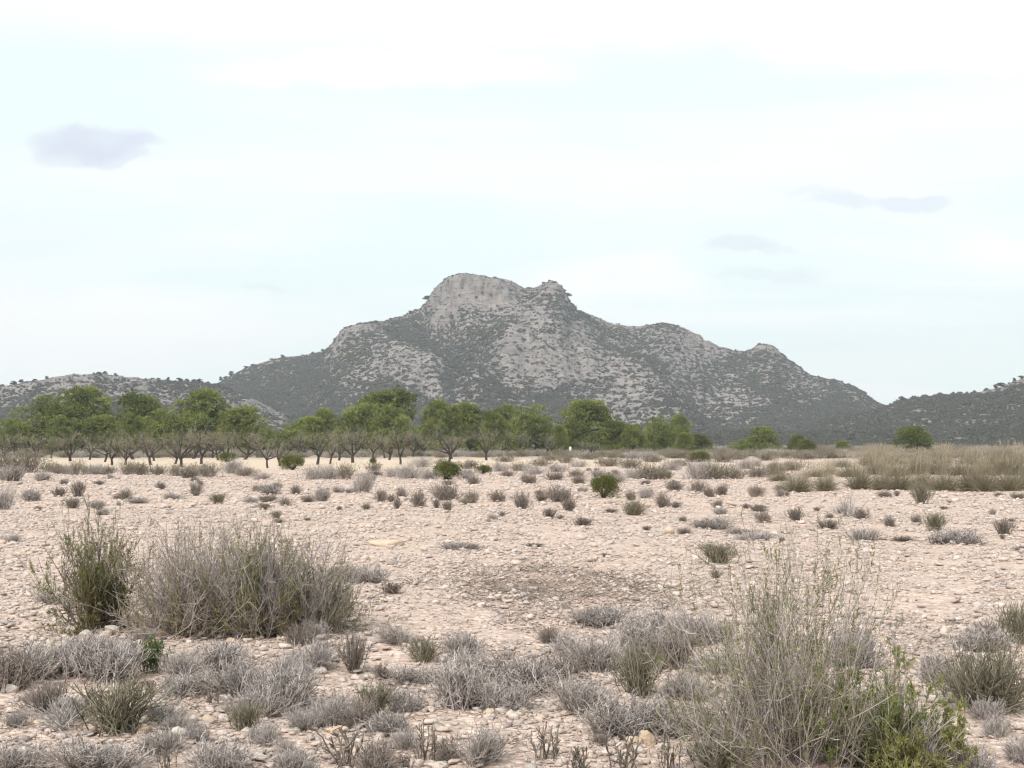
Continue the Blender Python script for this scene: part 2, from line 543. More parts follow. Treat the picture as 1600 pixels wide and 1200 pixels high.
def hill(name, label, sky_pts, dist, foot, cols, rows, px_range, seed, ridges=(), rocky=(), scrubby=(), cliffs=(), base_rock=0.3, power=1.3, ridge_wave=40.0, relief=1.0):
    px = np.linspace(px_range[0], px_range[1], cols)
    sx, sy = np.array(sky_pts, float).T
    prof = np.interp(px, sx, sy)
    prof = prof + 1.2 * fbm(px * 0.05, px * 0 + seed, 3, seed)
    a, v = pix_uv(px, prof)
    Yr = dist + ridge_wave * pn(px * 0.006, px * 0 + 3.3, seed + 2)
    Hr = np.maximum(EYE + v * Yr, 0.0)
    Yf = foot + 40 * pn(px * 0.008, px * 0 + 1.3, seed + 4)
    tt = np.concatenate([np.linspace(-0.06, 1.0, int(rows * 0.88)), np.linspace(1.0, 1.9, rows - int(rows * 0.88) + 1)[1:]])
    Tm, Am = np.meshgrid(tt, a, indexing='ij')
    Y = Yf + (Yr - Yf) * Tm
    X = Am * Y
    tc = np.clip(Tm, 0, 1)
    f = tc ** power
    PXm = np.broadcast_to(px, Tm.shape)
    for (c0, hw, fr_lo, t_lo, t_hi) in cliffs:        # steep rock faces: the height jumps between t_lo and t_hi
        w = sstep(np.abs(PXm + 14 * fbm(PXm * 0.03, tc * 14, 2, seed + 7) - c0), hw * 1.25, hw * 0.35) * fr_lo
        s = sstep(tc, t_lo, t_hi)
        fr = t_lo ** power
        g = np.where(tc < t_lo, tc ** power, fr + (0.955 - fr) * s + 0.045 * sstep(tc, t_hi, 1.0))
        f = f * (1 - w) + g * w
    Z = Hr * f
    crag = np.zeros(Tm.shape)
    for (c0, hw, _a, t_lo, t_hi) in cliffs:
        crag = np.maximum(crag, sstep(np.abs(PXm - c0), hw * 1.3, hw * 0.7) * sstep(tc, t_lo - 0.03, t_lo) * (Tm < 0.995))
    back = np.clip(Tm - 1, 0, 1)
    Z = np.where(Tm > 1, Hr * (1 - back / 0.9 * 1.1) - 1.0, Z)
    Z = np.where(Tm < 0, Tm * 30, Z)
    qx, qy = to_pix(X, Y, Z)
    mid = sstep(tc, 0.0, 0.2) * (1 - sstep(tc, 0.86, 1.0))
    rock = base_rock + 0.62 * fbm(qx * 0.010, qy * 0.018, 4, seed + 11)
    Zb = 9 * mid * fbm(X * 0.006, Y * 0.004, 4, seed + 13)
    for pts, amp, wd in ridges:
        d = poly_dist(qx, qy, pts)
        Zb = Zb + amp * np.exp(-(d / wd) ** 2) * (0.35 + 0.65 * mid)
    for pts, wd, wt in [(*z, 1) for z in rocky] + [(*z, -1) for z in scrubby]:
        d = poly_dist(qx + 8 * pn(qx * 0.03, qy * 0.05, seed + 21), qy + 6 * pn(qx * 0.03, qy * 0.05, seed + 22), pts)
        rock = rock + wt * 0.55 * np.exp(-(d / wd) ** 2)
    rock = np.clip(rock + 0.6 * crag, 0, 1.5)
    Z = Z + Zb * np.where(Tm > 0, 1, 0) * (1 - sstep(tc, 0.93, 1.0))
    # ledges and broken rock
    Hh = Z + 5 * pn(X * 0.012, Y * 0.012, seed + 31)
    led = 6.0 + 0 * Hh
    ph = (Hh / led) % 1.0
    ter = (sstep(ph, 0.35, 0.75) - ph) * led
    lump = 1 - np.abs(fbm(X * 0.075, Z * 0.16 + Y * 0.03, 3, seed + 35))
    lump2 = fbm(X * 0.16, Y * 0.10 + Z * 0.2, 2, seed + 39)
    act = sstep(tc, 0.02, 0.12) * relief
    Z = Z + act * (rock * (0.55 * ter + 3.2 * (lump - 0.6) + 0.9 * lump2) + (1 - rock) * 0.5 * lump2) * np.where(tc > 0.985, 0.45, 1)
    crk = 1 - 2 * np.abs(fbm(X * 0.10, Z * 0.03, 3, seed + 51))
    Y = Y - crag * 5.0 * crk * (1 - sstep(tc, 0.95, 0.99))
    lim = EYE + v[None, :] * Y
    ex = Z - lim
    Z = np.where((ex > 0) & (Tm > 0.3), lim + 0.22 * ex, Z)
    V = np.stack([X, Y, Z], axis=-1).reshape(-1, 3)
    n, m = Tm.shape
    i = np.arange(n * m).reshape(n, m)
    F = np.stack([i[:-1, :-1], i[:-1, 1:], i[1:, 1:], i[1:, :-1]], axis=-1).reshape(-1, 4)
    me = mesh_np(name, V, [F], M['limestone'], rock.reshape(-1), smooth=False)
    o = link(name, me)
    tag(o, label, None, None, 'structure')
    return o, X, Y, Z, rock, tc, Tm


MT = [(-200, 690), (100, 668), (200, 640), (300, 612), (340, 599), (365, 585), (385, 574), (410, 567), (440, 558), (480, 555), (500, 550), (515, 541), (525, 529), (540, 515), (560, 509), (600, 501),
      (630, 493), (655, 482), (665, 473), (675, 456), (685, 445), (700, 435), (718, 429), (740, 430), (755, 434), (770, 437), (790, 436), (805, 442), (820, 450), (838, 449), (848, 443),
      (862, 442), (875, 447), (884, 461), (890, 475), (900, 483), (920, 490), (950, 503), (970, 508), (1000, 510), (1015, 508), (1035, 504), (1050, 505), (1075, 515), (1095, 524), (1100, 532),
      (1110, 534), (1125, 542), (1150, 548), (1165, 548), (1180, 542), (1195, 538), (1208, 542), (1218, 552), (1235, 564), (1265, 587), (1280, 590), (1310, 596), (1340, 609), (1370, 628),
      (1390, 636), (1420, 650), (1480, 665), (1560, 680), (1700, 692)]
mount = hill('mountain', 'grey limestone mountain with domed cliff summit and scrub in its gullies', MT, 1350, 800, 760, 300, (60, 1680), 1,
             ridges=[([(870, 495), (830, 525), (760, 580), (700, 650)], 10, 30), ([(540, 530), (620, 560), (700, 600), (760, 640)], 14, 30), ([(1040, 520), (1010, 580), (1060, 660)], 12, 40),
                     ([(1195, 555), (1230, 600), (1330, 640)], 10, 30), ([(900, 530), (960, 600), (1000, 670)], 8, 40),
                     ([(690, 505), (740, 560), (690, 610)], -22, 30), ([(940, 520), (1010, 560), (1100, 620)], -9, 26), ([(430, 600), (520, 640)], -8, 30), ([(870, 560), (850, 620)], -8, 24)],
             rocky=[([(690, 450), (800, 460)], 40), ([(860, 455), (880, 470)], 24), ([(810, 490), (840, 520), (810, 560)], 22), ([(800, 560), (880, 590)], 26), ([(530, 530), (600, 540)], 16), ([(600, 560), (690, 590)], 26),
                    ([(640, 610), (700, 640)], 26), ([(760, 600), (900, 600)], 40), ([(850, 540), (960, 560)], 40), ([(950, 640), (1060, 640)], 40), ([(1000, 515), (1120, 545)], 18), ([(1190, 550), (1250, 600), (1360, 632)], 22),
                    ([(1050, 590), (1150, 620)], 30), ([(900, 660), (990, 680)], 20), ([(750, 582), (770, 584)], 9)],
             scrubby=[([(600, 508), (680, 515), (745, 545)], 26), ([(650, 510), (715, 540), (735, 570)], 34), ([(700, 505), (745, 530)], 18), ([(360, 590), (480, 600)], 40), ([(420, 640), (560, 650)], 30), ([(830, 470), (815, 480)], 10), ([(700, 580), (740, 570)], 24), ([(940, 545), (1000, 570)], 14),
                      ([(590, 655), (780, 660)], 22), ([(860, 620), (880, 660)], 18), ([(1170, 590), (1220, 620)], 14), ([(1140, 675), (1400, 668)], 22)],
             cliffs=[(735, 66, 1.0, 0.815, 0.855), (866, 27, 1.0, 0.84, 0.875), (565, 42, 0.8, 0.84, 0.88), (1195, 26, 0.8, 0.87, 0.92)], base_rock=0.45)
LH = [(-420, 640), (-100, 620), (0, 604), (30, 599), (60, 594), (90, 589), (120, 585), (160, 584), (190, 588), (230, 591), (260, 594), (300, 598), (340, 602), (370, 612), (420, 634), (460, 652), (520, 674), (620, 692), (700, 695)]
hill_l = hill('hill', 'low grey scrub hill rising behind the pines on the left', LH, 980, 640, 460, 170, (-330, 640), 2, rocky=[([(0, 610), (120, 600), (220, 620)], 30), ([(340, 625), (400, 650)], 14)],
              scrubby=[([(0, 650), (200, 660)], 30), ([(240, 605), (330, 612)], 16)], base_rock=0.40, power=1.1)
RH = [(1060, 696), (1120, 690), (1200, 677), (1280, 661), (1340, 647), (1388, 635), (1400, 632), (1430, 624), (1460, 620), (1500, 616), (1540, 612), (1560, 606), (1580, 598), (1600, 590), (1650, 572), (1750, 548), (1950, 560)]
hill_r = hill('hill', 'green scrub hill dotted with small pines on the right edge', RH, 900, 560, 420, 170, (1040, 1930), 3, rocky=[([(1400, 650), (1500, 680)], 14), ([(1540, 615), (1600, 610)], 12)],
              scrubby=[([(1200, 685), (1380, 665)], 26), ([(1480, 640), (1600, 650)], 30)], base_rock=0.24, power=1.1)


# ------------------------------------------------------------------ prototypes and stuff
PROTO = bpy.data.collections.new('prototypes')     # not linked to the scene


def instancer(name, protos, P, SC, ROT, IDX, parent=None):
    """one object of kind stuff: geometry nodes place the prototypes on the points"""
    col = bpy.data.collections.new(name + '_kinds')
    for o in protos:
        col.objects.link(o)
    me = bpy.data.meshes.new(name)
    me.vertices.add(len(P))
    me.vertices.foreach_set('co', np.ascontiguousarray(P, np.float32).ravel())
    for nm, arr, typ, key in (('scl', SC, 'FLOAT_VECTOR', 'vector'), ('rot', ROT, 'FLOAT_VECTOR', 'vector'), ('idx', IDX, 'INT', 'value')):
        at = me.attributes.new(nm, typ, 'POINT')
        at.data.foreach_set(key, np.ascontiguousarray(arr, np.int32 if typ == 'INT' else np.float32).ravel())
    o = link(name, me, parent)
    ng = bpy.data.node_groups.new(name, 'GeometryNodeTree')
    ng.interface.new_socket('Geometry', in_out='INPUT', socket_type='NodeSocketGeometry')
    ng.interface.new_socket('Geometry', in_out='OUTPUT', socket_type='NodeSocketGeometry')
    gi, go = ng.nodes.new('NodeGroupInput'), ng.nodes.new('NodeGroupOutput')
    ip = ng.nodes.new('GeometryNodeInstanceOnPoints')
    ci = ng.nodes.new('GeometryNodeCollectionInfo')
    ci.inputs['Collection'].default_value = col
    ci.inputs['Separate Children'].default_value = True
    ci.inputs['Reset Children'].default_value = True
    ip.inputs['Pick Instance'].default_value = True

    def attr(nm, typ):
        a = ng.nodes.new('GeometryNodeInputNamedAttribute')
        a.data_type = typ
        a.inputs['Name'].default_value = nm
        return a.outputs['Attribute']
    e = ng.nodes.new('FunctionNodeEulerToRotation')
    ng.links.new(gi.outputs[0], ip.inputs['Points'])
    ng.links.new(ci.outputs[0], ip.inputs['Instance'])
    ng.links.new(attr('idx', 'INT'), ip.inputs['Instance Index'])
    ng.links.new(attr('rot', 'FLOAT_VECTOR'), e.inputs[0])
    ng.links.new(e.outputs[0], ip.inputs['Rotation'])
    ng.links.new(attr('scl', 'FLOAT_VECTOR'), ip.inputs['Scale'])
    ng.links.new(ip.outputs[0], go.inputs[0])
    md = o.modifiers.new('scatter', 'NODES')
    md.node_group = ng
    o['kind'] = 'stuff'
    return o


def ico(sub):
    bm = bmesh.new()
    bmesh.ops.create_icosphere(bm, subdivisions=sub, radius=1)
    V = np.array([v.co[:] for v in bm.verts])
    F = np.array([[v.index for v in f.verts] for f in bm.faces])
    bm.free()
    return V, F


ICO = {s: ico(s) for s in (1, 2, 3)}


def stone_mesh(name, sub, seed, mat, flat=0.55, planes=9):
    """angular broken stone; the large ones are a sphere cut by random planes with a rough skin"""
    rg = np.random.default_rng(seed)
    if sub == 1:
        bm = bmesh.new()
        for p_ in unit(rg.normal(size=(15, 3))) * rg.uniform(0.72, 1.0, (15, 1)):
            bm.verts.new(p_)
        res = bmesh.ops.convex_hull(bm, input=bm.verts[:])
        bmesh.ops.delete(bm, geom=[g_ for g_ in res['geom_interior'] if isinstance(g_, bmesh.types.BMVert)], context='VERTS')
        bm.verts.index_update()
        V = np.array([v_.co[:] for v_ in bm.verts])
        F = np.array([[v_.index for v_ in f_.verts] for f_ in bm.faces])
        bm.free()
    else:
        V, F = ICO[sub]
        r = np.ones(len(V))
        for n_, d_ in zip(unit(rg.normal(size=(planes, 3))), rg.uniform(0.5, 0.72, planes)):
            c = V @ n_
            r = np.where(c > 0.05, np.minimum(r, d_ / np.maximum(c, 0.05)), r)
        V = V * r[:, None]
        V = V * (1 + 0.05 * fbm(V[:, 0] * 2.3 + V[:, 2], V[:, 1] * 2.3 - V[:, 2] * 1.3, 3, seed))[:, None]
    V = V * np.array([1, rg.uniform(0.6, 0.95), flat * rg.uniform(0.75, 1.2)])
    return mesh_np(name, V * 0.5 / np.abs(V[:, 0]).max(), [F], mat)


def lump_mesh(name, seed, mat, flat=0.6, sub=2, leafy=90):
    """a small shrub seen from a kilometre away: lumpy crown with leaf clumps standing off it"""
    rg = np.random.default_rng(seed)
    V, F = ICO[sub]
    r = 0.72 + 0.3 * fbm(V[:, 0] * 1.6 + seed, V[:, 1] * 1.6 + V[:, 2] * 1.7, 3, seed)
    V = V * r[:, None] * np.array([1, 1, flat])
    V[:, 2] = np.maximum(V[:, 2], -0.25)
    acc = Acc()
    acc.V.append(V)
    acc.T.append(F)
    acc.tone.append(rg.random(len(V)) * 0.6)
    acc.n = len(V)
    d = hemi(leafy, rg, 1.7, 0.7)
    rr = 0.72 + 0.3 * fbm(d[:, 0] * 1.6 + seed, d[:, 1] * 1.6 + d[:, 2] * 1.7, 3, seed)
    acc.leaves(d * (rr * 0.92)[:, None] * np.array([1, 1, flat]), d + rg.normal(size=d.shape) * 0.5, rg.uniform(0.18, 0.4, leafy), 0.22, rg)
    return acc.mesh(name, mat)


lump_objs = [bpy.data.objects.new('far_shrub_%02d' % i, lump_mesh('far_shrub', 40 + i, M['hill_leaf'], (0.5, 0.65, 0.8, 1.15)[i])) for i in range(4)]


def clothe(name, label, H, count, seed, thr_hi=-0.10, thr_lo=-0.5, size=(0.5, 1.3)):
    o, X, Y, Z, rock, tc, Tm = H
    rg = np.random.default_rng(seed)
    n, m = X.shape
    k = count * 4
    r_ = rg.uniform(2, n - 2, k)
    c_ = rg.uniform(1, m - 2, k)
    ri, ci = r_.astype(int), c_.astype(int)
    fr, fc = r_ - ri, c_ - ci

    def smp(A):
        return A[ri, ci] * (1 - fr) * (1 - fc) + A[ri + 1, ci] * fr * (1 - fc) + A[ri, ci + 1] * (1 - fr) * fc + A[ri + 1, ci + 1] * fr * fc
    x, y, z, rk, tm = smp(X), smp(Y), smp(Z), smp(rock), smp(Tm)
    pat = fbm(x * 0.15, z * 0.44 + y * 0.06, 3, seed)             # bands of scrub along the ledges
    thr = thr_lo + (thr_hi - thr_lo) * rk - 0.5 * sstep(rk, 0.3, 0.05)
    keep = (pat > thr) & (tm > 0.01) & (tm < 1.15)
    keep &= (rg.random(k) < 1.0)
    ix = np.nonzero(keep)[0][:count]
    s = rg.uniform(*size, len(ix)) * np.where(rg.random(len(ix)) < 0.10, rg.uniform(1.5, 2.6, len(ix)), 1.0) * (1.15 - 0.3 * rk[ix])
    s = s * (1 - 0.45 * sstep(tm[ix], 0.94, 0.99))
    SC = np.stack([s * rg.uniform(0.9, 1.5, len(ix)), s * rg.uniform(0.9, 1.5, len(ix)), s * rg.uniform(0.8, 1.2, len(ix))], axis=1)
    ROT = np.stack([np.zeros(len(ix)), np.zeros(len(ix)), rg.uniform(0, 6.28, len(ix))], axis=1)
    P = np.stack([x[ix], y[ix], z[ix] + 0.1 * s], axis=1)
    return tag(instancer(name, lump_objs, P, SC, ROT, rg.integers(0, 4, len(ix))), label, None, None, 'stuff')


clothe('mountain_vegetation', 'dark low scrub covering the gullies and ledges of the mountain', mount, 140000, 5)
clothe('hill_vegetation', 'dark low scrub covering the grey hill behind the pines', hill_l, 34000, 6, size=(0.4, 1.0))
clothe('hill_vegetation', 'green low scrub covering the hill on the right edge', hill_r, 34000, 7, thr_lo=-0.75, size=(0.45, 1.1))

# ------------------------------------------------------------------ stones of the field
stone_objs = [bpy.data.objects.new('stone_kind_%02d' % i, stone_mesh('stone', 1, 100 + i, M['stone'], (0.38, 0.5, 0.3, 0.6, 0.42, 0.35, 0.5, 0.3, 0.45, 0.55)[i])) for i in range(10)]


def scatter_band(rg, d0, d1, dens, med, sig, half=R(27)):
    n = int(dens * half * (d1 * d1 - d0 * d0))
    d = np.sqrt(rg.uniform(d0 * d0, d1 * d1, n))
    a = rg.uniform(-half, half, n)
    return np.stack([np.sin(a) * d, np.cos(a) * d, np.clip(rg.lognormal(math.log(med), sig, n), med * 0.45, med * 4.0)], axis=1)


rg = np.random.default_rng(21)
st = np.concatenate([scatter_band(rg, 4.5, 9, 700, 0.026, 0.66), scatter_band(rg, 9, 17, 360, 0.033, 0.58), scatter_band(rg, 17, 32, 125, 0.048, 0.48), scatter_band(rg, 32, 72, 24, 0.078, 0.45)])
clump = fbm(st[:, 0] * 0.8, st[:, 1] * 0.5, 3, 61)
st = st[rg.random(len(st)) < np.clip(0.72 + 1.2 * clump, 0.12, 1.0)]
d = np.hypot(st[:, 0], st[:, 1])
inview = np.abs(st[:, 0] / st[:, 1]) < 0.41
app = np.where((d < 20) & (d > 6.2) & inview, st[:, 2] / d, 0)
order = np.argsort(-app)
single, rest = order[:300], order[300:]
for q, i in enumerate(single):
    x, y, s = st[i]
    o = link('stone', stone_objs[int(rg.integers(0, 10))].data, ground, (x, y, float(gz(x, y)) + s * 0.13), float(rg.uniform(0, 6.28)), float(s))
    o.rotation_euler = (rg.uniform(-0.25, 0.25), rg.uniform(-0.25, 0.25), rg.uniform(0, 6.28))
s = st[rest]
P = np.stack([s[:, 0], s[:, 1], gz(s[:, 0], s[:, 1]) + s[:, 2] * 0.14], axis=1)
SC = s[:, 2:3] * rg.uniform(0.8, 1.25, (len(s), 3))
ROT = np.stack([rg.normal(0, 0.2, len(s)), rg.normal(0, 0.2, len(s)), rg.uniform(0, 6.28, len(s))], axis=1)
instancer('gravel', stone_objs, P, SC, ROT, rg.integers(0, 10, len(s)), ground)

# the stones one would point at
ROCKS = [  # px, py of the foot, width in px, flatness, material, label
    (1012, 1163, 30, 1.0, 'stone_orange', 'upright orange stone with a split beside the wide pale grey shrub'),
    (990, 1166, 32, 0.9, 'stone_orange', 'squat peach stone leaning on the upright orange stone'),
    (941, 1145, 17, 0.7, 'stone_pale', 'small smooth white stone by the wide pale grey shrub'),
    (600, 850, 54, 0.28, 'stone_orange', 'flat yellow stone slab lying alone in the open field'),
    (112, 986, 24, 0.7, 'stone_pale', 'pale stone at the foot of the leafy olive bush, outer one'),
    (134, 991, 26, 0.55, 'stone_pale', 'flat cream stone in front of the leafy olive bush'),
    (177, 987, 26, 0.75, 'stone_pale', 'rounded cream stone between the leafy bush and the dead twig heap'),
    (1045, 835, 22, 0.8, 'stone_orange', 'yellowish stone standing in the patch of dark pebbles in midfield'),
    (686, 1194, 40, 0.3, 'stone_pale', 'long flat pale slab at the lower edge'),
    (243, 1122, 20, 0.7, 'stone_orange', 'small yellow stone beside the dark olive fan shrub'),
    (224, 1143, 30, 0.7, 'stone_orange', 'tan block at the foot of the dark olive fan shrub'),
    (327, 1128, 26, 0.8, 'stone_orange', 'tan stone beside the dark green tuft in the pale belt'),
    (412, 1137, 22, 0.8, 'stone_pale', 'cream stone, first of two before the pale grey shrubs'),
    (462, 1144, 20, 0.8, 'stone_pale', 'cream stone, second of two before the pale grey shrubs'),
    (525, 1146, 32, 0.6, 'stone_orange', 'broken orange stone behind the knobby dark stalks'),
    (762, 1122, 26, 0.7, 'stone_orange', 'rosy stone in front of the tall grey shrub'),
    (68, 1060, 28, 0.6, 'stone_pale', 'pale stone between two grey shrubs near the edge'),
    (18, 1084, 30, 0.6, 'stone_pale', 'pale stone under the dark grey shrub at the edge'),
    (276, 1146, 30, 0.6, 'stone_pale', 'chalky stone below the little silver tuft'),
    (1508, 1117, 17, 0.9, 'stone_orange', 'small orange stone before the dense dark hummock shrub'),
    (1550, 1111, 20, 0.6, 'stone_pale', 'white stone under the dense dark hummock shrub'),
    (1590, 1115, 26, 0.6, 'stone_pale', 'white block at the edge by the dense dark hummock shrub'),
    (362, 1002, 17, 0.7, 'stone_orange', 'reddish stone before the brown twiggy bush'),
    (921, 735, 11, 0.7, 'stone_dark', 'dark stone, first of two side by side in midfield'),
    (932, 735, 10, 0.8, 'stone_dark', 'dark stone, second of two side by side in midfield'),
]
for q, (px, py, w, fl, mt, lab) in enumerate(ROCKS):
    x, y = ground_at(px, py)
    w_m = w / 2000 * y
    o = link('rock', stone_mesh('rock', 3, 300 + q, M[mt], fl, 15), None, (x, y, float(gz(x, y)) + w_m * fl * 0.22), float(np.random.default_rng(q).uniform(-0.6, 0.6)), w_m)
    tag(o, lab, 'rock', 'loose rocks on the stony field')

# ------------------------------------------------------------------ plants: kinds
def k_grey(seed, n=150, h=0.36, spread=1.15, fine=3, r=0.0034, lift=0.10, wander=0.16, clumps=7):
    """dwarf shrub of curled twigs in a few uneven sprays: (stems, twigs)"""
    rg = np.random.default_rng(seed)
    a, b = Acc(), Acc()
    cl = rg.integers(0, clumps, n)
    mean = hemi(clumps, rg, spread * 0.85, 0.6)
    off = np.clip(rg.normal(size=(clumps, 2)) * 0.055, -0.08, 0.08) * h / 0.36
    ln = rg.uniform(0.55, 1.12, clumps)
    base = np.concatenate([off[cl] + rg.normal(size=(n, 2)) * 0.035 * h / 0.36, np.full((n, 1), -0.01)], axis=1)
    D = mean[cl] + rg.normal(size=(n, 3)) * 0.30
    D[:, 2] = np.maximum(D[:, 2], 0.12)
    L = h * ln[cl] * rg.uniform(0.55, 1.1, n)
    P = grow(base, D, L, 7, rg, wander, lift)
    a.tubes(P, r * 1.3, r * 0.7, rg)
    q, tg = sprout(P, fine, rg, 0.25, 0.98)
    P2 = grow(q, tg + rg.normal(size=q.shape) * 0.45, h * rg.uniform(0.12, 0.36, len(q)), 5, rg, 0.22, lift)
    b.tubes(P2, r * 0.9, r * 0.55, rg)
    q, tg = sprout(P2, 1, rg, 0.4, 1.0)
    P3 = grow(q, tg + rg.normal(size=q.shape) * 0.6, h * rg.uniform(0.05, 0.13, len(q)), 4, rg, 0.35, lift)
    b.tubes(P3, r * 0.8, r * 0.5, rg)
    return a, b


def k_broom(seed, n=120, h=0.42, spread=0.75, r=0.0034, fine=3, leaf=0):
    """upright rod-like shrub"""
    rg = np.random.default_rng(seed)
    a, b = Acc(), Acc()
    base = np.concatenate([rg.normal(size=(n, 2)) * 0.05, np.full((n, 1), -0.01)], axis=1)
    D = hemi(n, rg, spread, 0.7)
    P = grow(base, D, h * rg.uniform(0.6, 1.08, n), 7, rg, 0.09, 0.05)
    a.tubes(P, r * 1.3, r * 0.7, rg)
    q, tg = sprout(P, fine, rg, 0.25, 0.9)
    P2 = grow(q, tg + rg.normal(size=q.shape) * 0.30, h * rg.uniform(0.15, 0.38, len(q)), 5, rg, 0.12, 0.08)
    b.tubes(P2, r, r * 0.55, rg)
    q, tg = sprout(P2, 2, rg, 0.3, 1.0)
    b.tubes(grow(q, tg + rg.normal(size=q.shape) * 0.4, h * rg.uniform(0.05, 0.14, len(q)), 4, rg, 0.2, 0.1), r * 0.8, r * 0.5, rg)
    if leaf:
        q, tg = sprout(P2, leaf, rg, 0.1, 1.0)
        b.leaves(q, tg + rg.normal(size=q.shape) * 0.5, rg.uniform(0.008, 0.018, len(q)), 0.006, rg)
    return a, b


def k_stalk(seed, n=16, h=0.28):
    """a few dark knobby rods"""
    rg = np.random.default_rng(seed)
    a, b = Acc(), Acc()
    base = np.concatenate([rg.normal(size=(n, 2)) * 0.06, np.full((n, 1), -0.01)], axis=1)
    P = grow(base, hemi(n, rg, 0.6), h * rg.uniform(0.5, 1.1, n), 7, rg, 0.16, 0.06)
    a.tubes(P, 0.0065, 0.005, rg, 4)
    q, tg = sprout(P, 5, rg, 0.25, 1.0)
    b.tubes(grow(q, tg + rg.normal(size=q.shape) * 0.55, h * rg.uniform(0.08, 0.26, len(q)), 4, rg, 0.2, 0.12), 0.0055, 0.0045, rg, 4)
    return a, b


def k_bare(seed, n=26, h=0.33, lean=0.0):
    """dead shrub: pale bare branches splayed low"""
    rg = np.random.default_rng(seed)
    a, b = Acc(), Acc()
    base = np.concatenate([rg.normal(size=(n, 2)) * 0.03, np.full((n, 1), 0.0)], axis=1)
    D = hemi(n, rg, 1.25, 0.6) + np.array([lean, -0.1, 0])
    P = grow(base, D, h * rg.uniform(0.6, 1.2, n), 7, rg, 0.13, 0.03)
    a.tubes(P, 0.0055, 0.002, rg, 4)
    q, tg = sprout(P, 4, rg, 0.3, 0.95)
    b.tubes(grow(q, tg + rg.normal(size=q.shape) * 0.45, h * rg.uniform(0.15, 0.4, len(q)), 5, rg, 0.16, 0.05), 0.0028, 0.0014, rg)
    return a, b


def k_bush(seed, n, h, rx, ry, shoots, leaf_n, leaf_at, upright=0.55, dense=4, tuft=0.4, r=0.0036):
    """tall twiggy bush: (stems, twigs, leaves); leaf_at(points) -> chance of a leaf there"""
    rg = np.random.default_rng(seed)
    a, b, c = Acc(), Acc(), Acc()
    base = np.concatenate([rg.normal(size=(n, 2)) * np.array([rx, ry]) * 0.20, np.full((n, 1), -0.02)], axis=1)
    D = hemi(n, rg, upright * 1.9, 0.65) + np.concatenate([base[:, :2] / max(rx, 0.1) * 0.6, np.zeros((n, 1))], axis=1)
    D[:, :2] *= np.array([rx, ry]) / h * 1.7
    L = h * rg.uniform(0.5, 1.02, n)
    P = grow(base, D, L, 9, rg, 0.15, 0.06)
    a.tubes(P, r * 1.15, r * 0.5, rg, 4)
    nk = n // 2                                    # the low skirt that hides the foot
    bs = np.concatenate([rg.normal(size=(nk, 2)) * np.array([rx, ry]) * 0.34, np.full((nk, 1), -0.01)], axis=1)
    Ds = hemi(nk, rg, 1.45, 0.45) + np.concatenate([bs[:, :2] / rx, np.zeros((nk, 1))], axis=1)
    Ps = grow(bs, Ds, h * rg.uniform(0.22, 0.5, nk), 9, rg, 0.16, 0.07)
    a.tubes(Ps, r * 0.9, r * 0.5, rg, 4)
    q, tg = sprout(np.concatenate([P, Ps]), dense, rg, 0.12, 0.95)
    P2 = grow(q, tg + rg.normal(size=q.shape) * 0.42, h * rg.uniform(0.12, 0.34, len(q)), 6, rg, 0.20, 0.08)
    b.tubes(P2, r * 0.72, r * 0.4, rg)
    q, tg = sprout(P2, 3, rg, 0.2, 1.0)
    P3 = grow(q, tg + rg.normal(size=q.shape) * 0.5, h * rg.uniform(0.04, 0.12, len(q)), 4, rg, 0.22, 0.10)
    b.tubes(P3, r * 0.5, r * 0.28, rg)
    # leafy twigs
    q, tg = sprout(np.concatenate([P2[:, :4], P3]), max(1, int(leaf_n / max(1, len(P2) + len(P3)))), rg, 0.05, 1.0)
    keep = rg.random(len(q)) < leaf_at(q)
    q, tg = q[keep], tg[keep]
    c.leaves(q, tg + rg.normal(size=q.shape) * 0.55, rg.uniform(0.013, 0.032, len(q)), rg.uniform(0.004, 0.0075, len(q)), rg)
    # long thin shoots that overtop it, with a tuft of leaves at the end
    if shoots:
        pick = rg.choice(n, min(shoots, n), replace=False)
        S0 = P[pick, -3]
        S1 = grow(S0, unit(P[pick, -1] - P[pick, -3]) + np.array([0, 0, 0.5]), h * rg.uniform(0.12, 0.36, len(pick)), 6, rg, 0.09, 0.12)
        b.tubes(S1, r * 0.5, r * 0.25, rg)
        q, tg = sprout(S1, 30, rg, tuft, 1.0)
        c.leaves(q, tg + rg.normal(size=q.shape) * 0.7, rg.uniform(0.014, 0.028, len(q)), 0.006, rg)
    return a, b, c


def k_grass(seed, n=620, h=1.0, straw=110, lean=(0.25, 0.0)):
    """esparto tussock: arching blades low, pale culms above"""
    rg = np.random.default_rng(seed)
    a, b = Acc(), Acc()
    base = np.concatenate([rg.normal(size=(n, 2)) * 0.16, np.zeros((n, 1))], axis=1)
    D = hemi(n, rg, 1.0, 0.8) + np.concatenate([base[:, :2] * 1.6, np.zeros((n, 1))], axis=1)
    a.ribbons(grow(base, D, h * rg.uniform(0.45, 0.85, n), 8, rg, 0.05, -0.10), 0.012, 0.004, rg)
    base = np.concatenate([rg.normal(size=(straw, 2)) * 0.16, np.full((straw, 1), 0.1)], axis=1)
    D = hemi(straw, rg, 0.55, 0.8) + np.array([lean[0], lean[1], 0])
    b.ribbons(grow(base, D, h * rg.uniform(0.65, 1.18, straw), 7, rg, 0.06, -0.04), 0.010, 0.006, rg)
    P = grow(base[:40], D[:40], h * 1.05, 7, rg, 0.05, -0.035)
    q, tg = sprout(P, 10, rg, 0.75, 1.0)
    b.leaves(q, tg + rg.normal(size=q.shape) * 0.3, 0.08, 0.012, rg)
    return a, b


